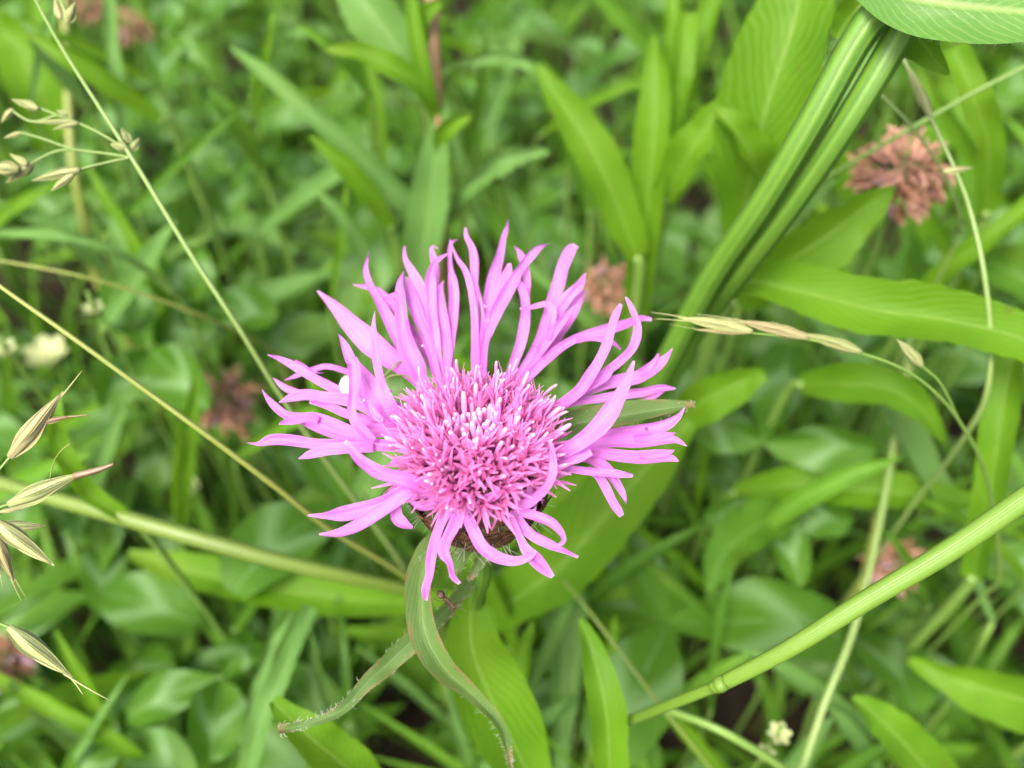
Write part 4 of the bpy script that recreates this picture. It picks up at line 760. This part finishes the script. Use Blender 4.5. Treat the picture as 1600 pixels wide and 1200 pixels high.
lance_me = [(p_.mesh('petiole', M['stem']), m.mesh('blade', M[('mid', 'bright', 'pale')[len(p_.v) * 0 + LV.index((p_, m, tip)) % 3]]), tip) for p_, m, tip in LV]
def cmM(mx):
    k = mx.copy(); k.translation = k.translation * CM; return k
def spots(n, x0, x1, y0, y1, seed):
    r_ = random.Random(seed); out = []
    for i in range(n):
        y = y0 + (y1 - y0) * (i + r_.random()) / n
        half = 16 + max(0, y + 5) * .62
        out.append((r_.uniform(-half, half), y, r_.uniform(0, 6.28), r_.uniform(.75, 1.15), r_.randrange(1000)))
    return out
def gap(x, y):
    return math.sin(x * .52 + 1.3 * math.sin(y * .31)) * math.cos(y * .47 + .9 * math.sin(x * .37 + 1)) + .35 * math.sin(x * 1.1 + y * .9) < -.34
def seen(p):
    x, y, d = proj(p); return -60 < x < 1660 and -60 < y < 1260 and d > 11, d
def too_near(p, lim=17.5):
    """keep the air around the flower and its close neighbours free"""
    x, y, d = proj(p); return d < lim
LM = [(p_, P(*q)) for p_, q in (('the slender pale husk stalk', (200, 240, 18)), ('the bare olive stalk', (200, 590, 18)), ('the straw coloured husks', (60, 740, 18)), ('the pinkish brown clover head', (352, 628, 22)), ('the long narrow pale leaf', (510, 190, 20)), ('the reddish brown stem', (682, 120, 20)),
      ('the upright wide blade', (1015, 200, 19)), ('the double ridged stem', (1230, 280, 18)), ('the large brown clover head', (1405, 280, 18)), ('the broad wavy leaf', (1400, 490, 18)), ('the smooth node stalk', (1380, 930, 18)), ('the thin olive stalk', (1010, 1080, 18)), ('the twisted downy leaf', (670, 1050, 18)), ('the pale broad curving blade', (420, 1100, 18)), ('the straight pale stalk', (1320, 1040, 18)), ('the pink petals', (745, 640, 18)), ('the lowest straw husk', (60, 1020, 18)), ('the two blurred brown clover heads', (180, 30, 26)), ('the arched pale blade', (140, 376, 18)))]
LM = [(p_, proj(q)) for p_, q in LM]
def near(p):
    x, y, d = proj(p); return min(LM, key=lambda l: (l[1][0] - x) ** 2 + (l[1][1] - y) ** 2)[0]
mr = random.Random(31)
for i in range(110):
    x, y = mr.uniform(-20, 1620), mr.uniform(-40, 1180) if i % 3 else mr.uniform(-40, 420); d = mr.uniform(16.4, 21) if y < 700 else mr.uniform(15.6, 18.5)
    an = mr.choice((-1, 1)) * mr.uniform(.1, 1.15); ln = mr.uniform(130, 300); wd = mr.uniform(12, 34) * 18 / d; bend = mr.uniform(-50, 50)
    pts = [(x + math.sin(an) * ln * t + bend * t * (1 - t), y + math.cos(an) * ln * t - 40 * t * (1 - t), wd * w_, d + 1.6 * t * t) for t, w_ in ((0, .15), (.25, .75), (.5, 1), (.75, .9), (1, .5))]
    mt = mr.choice(('bright', 'bright', 'pale', 'pale', 'mid', 'grass')); q = P(x, y, d)
    lance('grass_plant', '%s %s soft blade at mid distance around %s' % ({'bright': 'bright green', 'pale': 'pale green', 'mid': 'mid green', 'grass': 'plain green'}[mt], 'slim' if wd < 22 else 'wide', near(q)), 'grass blade', pts, M[mt], mr.uniform(-30, 30), group='soft blades at mid distance', cols=5, n=16)
cl = []
for x, y, a, s, k in spots(820, 0, 0, -12, 62, 11):
    s *= 1.22
    v = k % 12; top = Vector((x, y, 0)) + Matrix.Rotation(a, 3, 'Z') @ (clover_me[v][2] * s)
    if too_near(top) or gap(x, y): continue
    ok, d = seen(top); cl.append((not ok, d, x, y, a, s, v))
cl.sort(); shown = [c for c in cl if not c[0]][:280]; rest = [c for c in cl if c not in set(shown)]
protoC = []
for pm, lf, top in clover_me:
    t = thing('clover_plant', 'three part green clover leaf on a thin stalk in the undergrowth', 'clover leaf', Vector(), 'clover leaves in the undergrowth')
    link('petiole', pm, t, Matrix.Identity(4))
    for lm, mx in lf: link('leaflet', lm, t, cmM(mx))
    protoC.append(t)
used = set()
for _, d, x, y, a, s, v in shown:
    o = protoC[v] if v not in used else copy_tree(protoC[v]); used.add(v)
    o['label'] = '%s three part clover leaf in the undergrowth around %s' % ('small' if s < 1.07 else 'large' if s > 1.25 else 'middling', near(Vector((x, y, 0)) + Matrix.Rotation(a, 3, 'Z') @ (clover_me[v][2] * s)))
    o.location = (x * CM, y * CM, 0); o.rotation_euler = (0, 0, a); o.scale = (s, s, s)
mass = MB()
for _, d, x, y, a, s, v in rest:
    T_ = Matrix.Translation((x, y, 0)) @ Matrix.Rotation(a, 4, 'Z') @ Matrix.Diagonal((s, s, s, 1)); pm, lf, top = CV[v]
    mass.add(pm, T_)
    for lm, mx in lf: mass.add(lm, T_ @ mx)
tag(mass.build('clover_undergrowth', M['clover'], origin=Vector()), 'dense mass of small clover leaves deep under the taller plants', 'clover', kind='stuff')
gl = []
for x, y, a, s, k in spots(1700, 0, 0, -12, 62, 12):
    v = k % 14; me, h, tip = grass_me[v]; tp = Vector((x, y, 0)) + Matrix.Rotation(a, 3, 'Z') @ (tip * s); md = Vector((x, y, h * s))
    if too_near(tp, 14.8) or too_near(md, 14.8) or (gap(x, y) and k % 3): continue
    ok, d = seen(md); gl.append((not ok, d, x, y, a, s, v))
gl.sort(); shown = [c for c in gl if not c[0]][:280]; rest = [c for c in gl if c not in set(shown)]
for _, d, x, y, a, s, v in shown:
    o = bpy.data.objects.new('filler_grass_plant', grass_me[v][0]); col.objects.link(o); o.location = (x * CM, y * CM, 0); o.rotation_euler = (0, 0, a); o.scale = (s, s, s)  # plain grass blades of no particular species, added to fill the meadow
    tag(o, '%s green grass blade rising through clover around %s' % ('slender' if s < .95 else 'broad', near(Vector((x, y, grass_me[v][1] * s)))), 'grass blade', 'grass blades among the clover')
mass = MB()
for _, d, x, y, a, s, v in rest:
    mass.add(GV[v][0], Matrix.Translation((x, y, 0)) @ Matrix.Rotation(a, 4, 'Z') @ Matrix.Diagonal((s, s, s, 1)))
tag(mass.build('grass', M['grass'], origin=Vector()), 'far grass blades filling the rest of the meadow', 'grass', kind='stuff')
first = set()
protoL = []
for pm, bm, tip in lance_me:
    t = thing('meadow_herb', 'long pointed meadow leaf low among the clover', 'leaf', Vector(), 'pointed leaves low in the meadow')
    link('petiole', pm, t, Matrix.Identity(4)); link('blade', bm, t, Matrix.Identity(4)); protoL.append(t)
nl = 0
for x, y, a, s, k in spots(520, 0, 0, -10, 60, 13):
    v = k % 10; tp = Vector((x, y, 0)) + Matrix.Rotation(a, 3, 'Z') @ (lance_me[v][2] * s)
    if too_near(tp, 15.2) or not seen(tp)[0] or nl >= 290: continue
    nl += 1
    o = protoL[v] if v not in first else copy_tree(protoL[v]); first.add(v)
    o['label'] = '%s %s pointed leaf low among the clover around %s' % ('short' if s < .95 else 'long', ('mid green', 'bright green', 'pale green')[v % 3], near(tp))
    o.location = (x * CM, y * CM, 0); o.rotation_euler = (0, 0, a); o.scale = (s, s, s)
for v, t in enumerate(protoL):
    if v not in first:
        for ch in list(t.children): bpy.data.objects.remove(ch)
        bpy.data.objects.remove(t)
for o in bpy.data.objects:
    if '_o' in o: del o['_o']
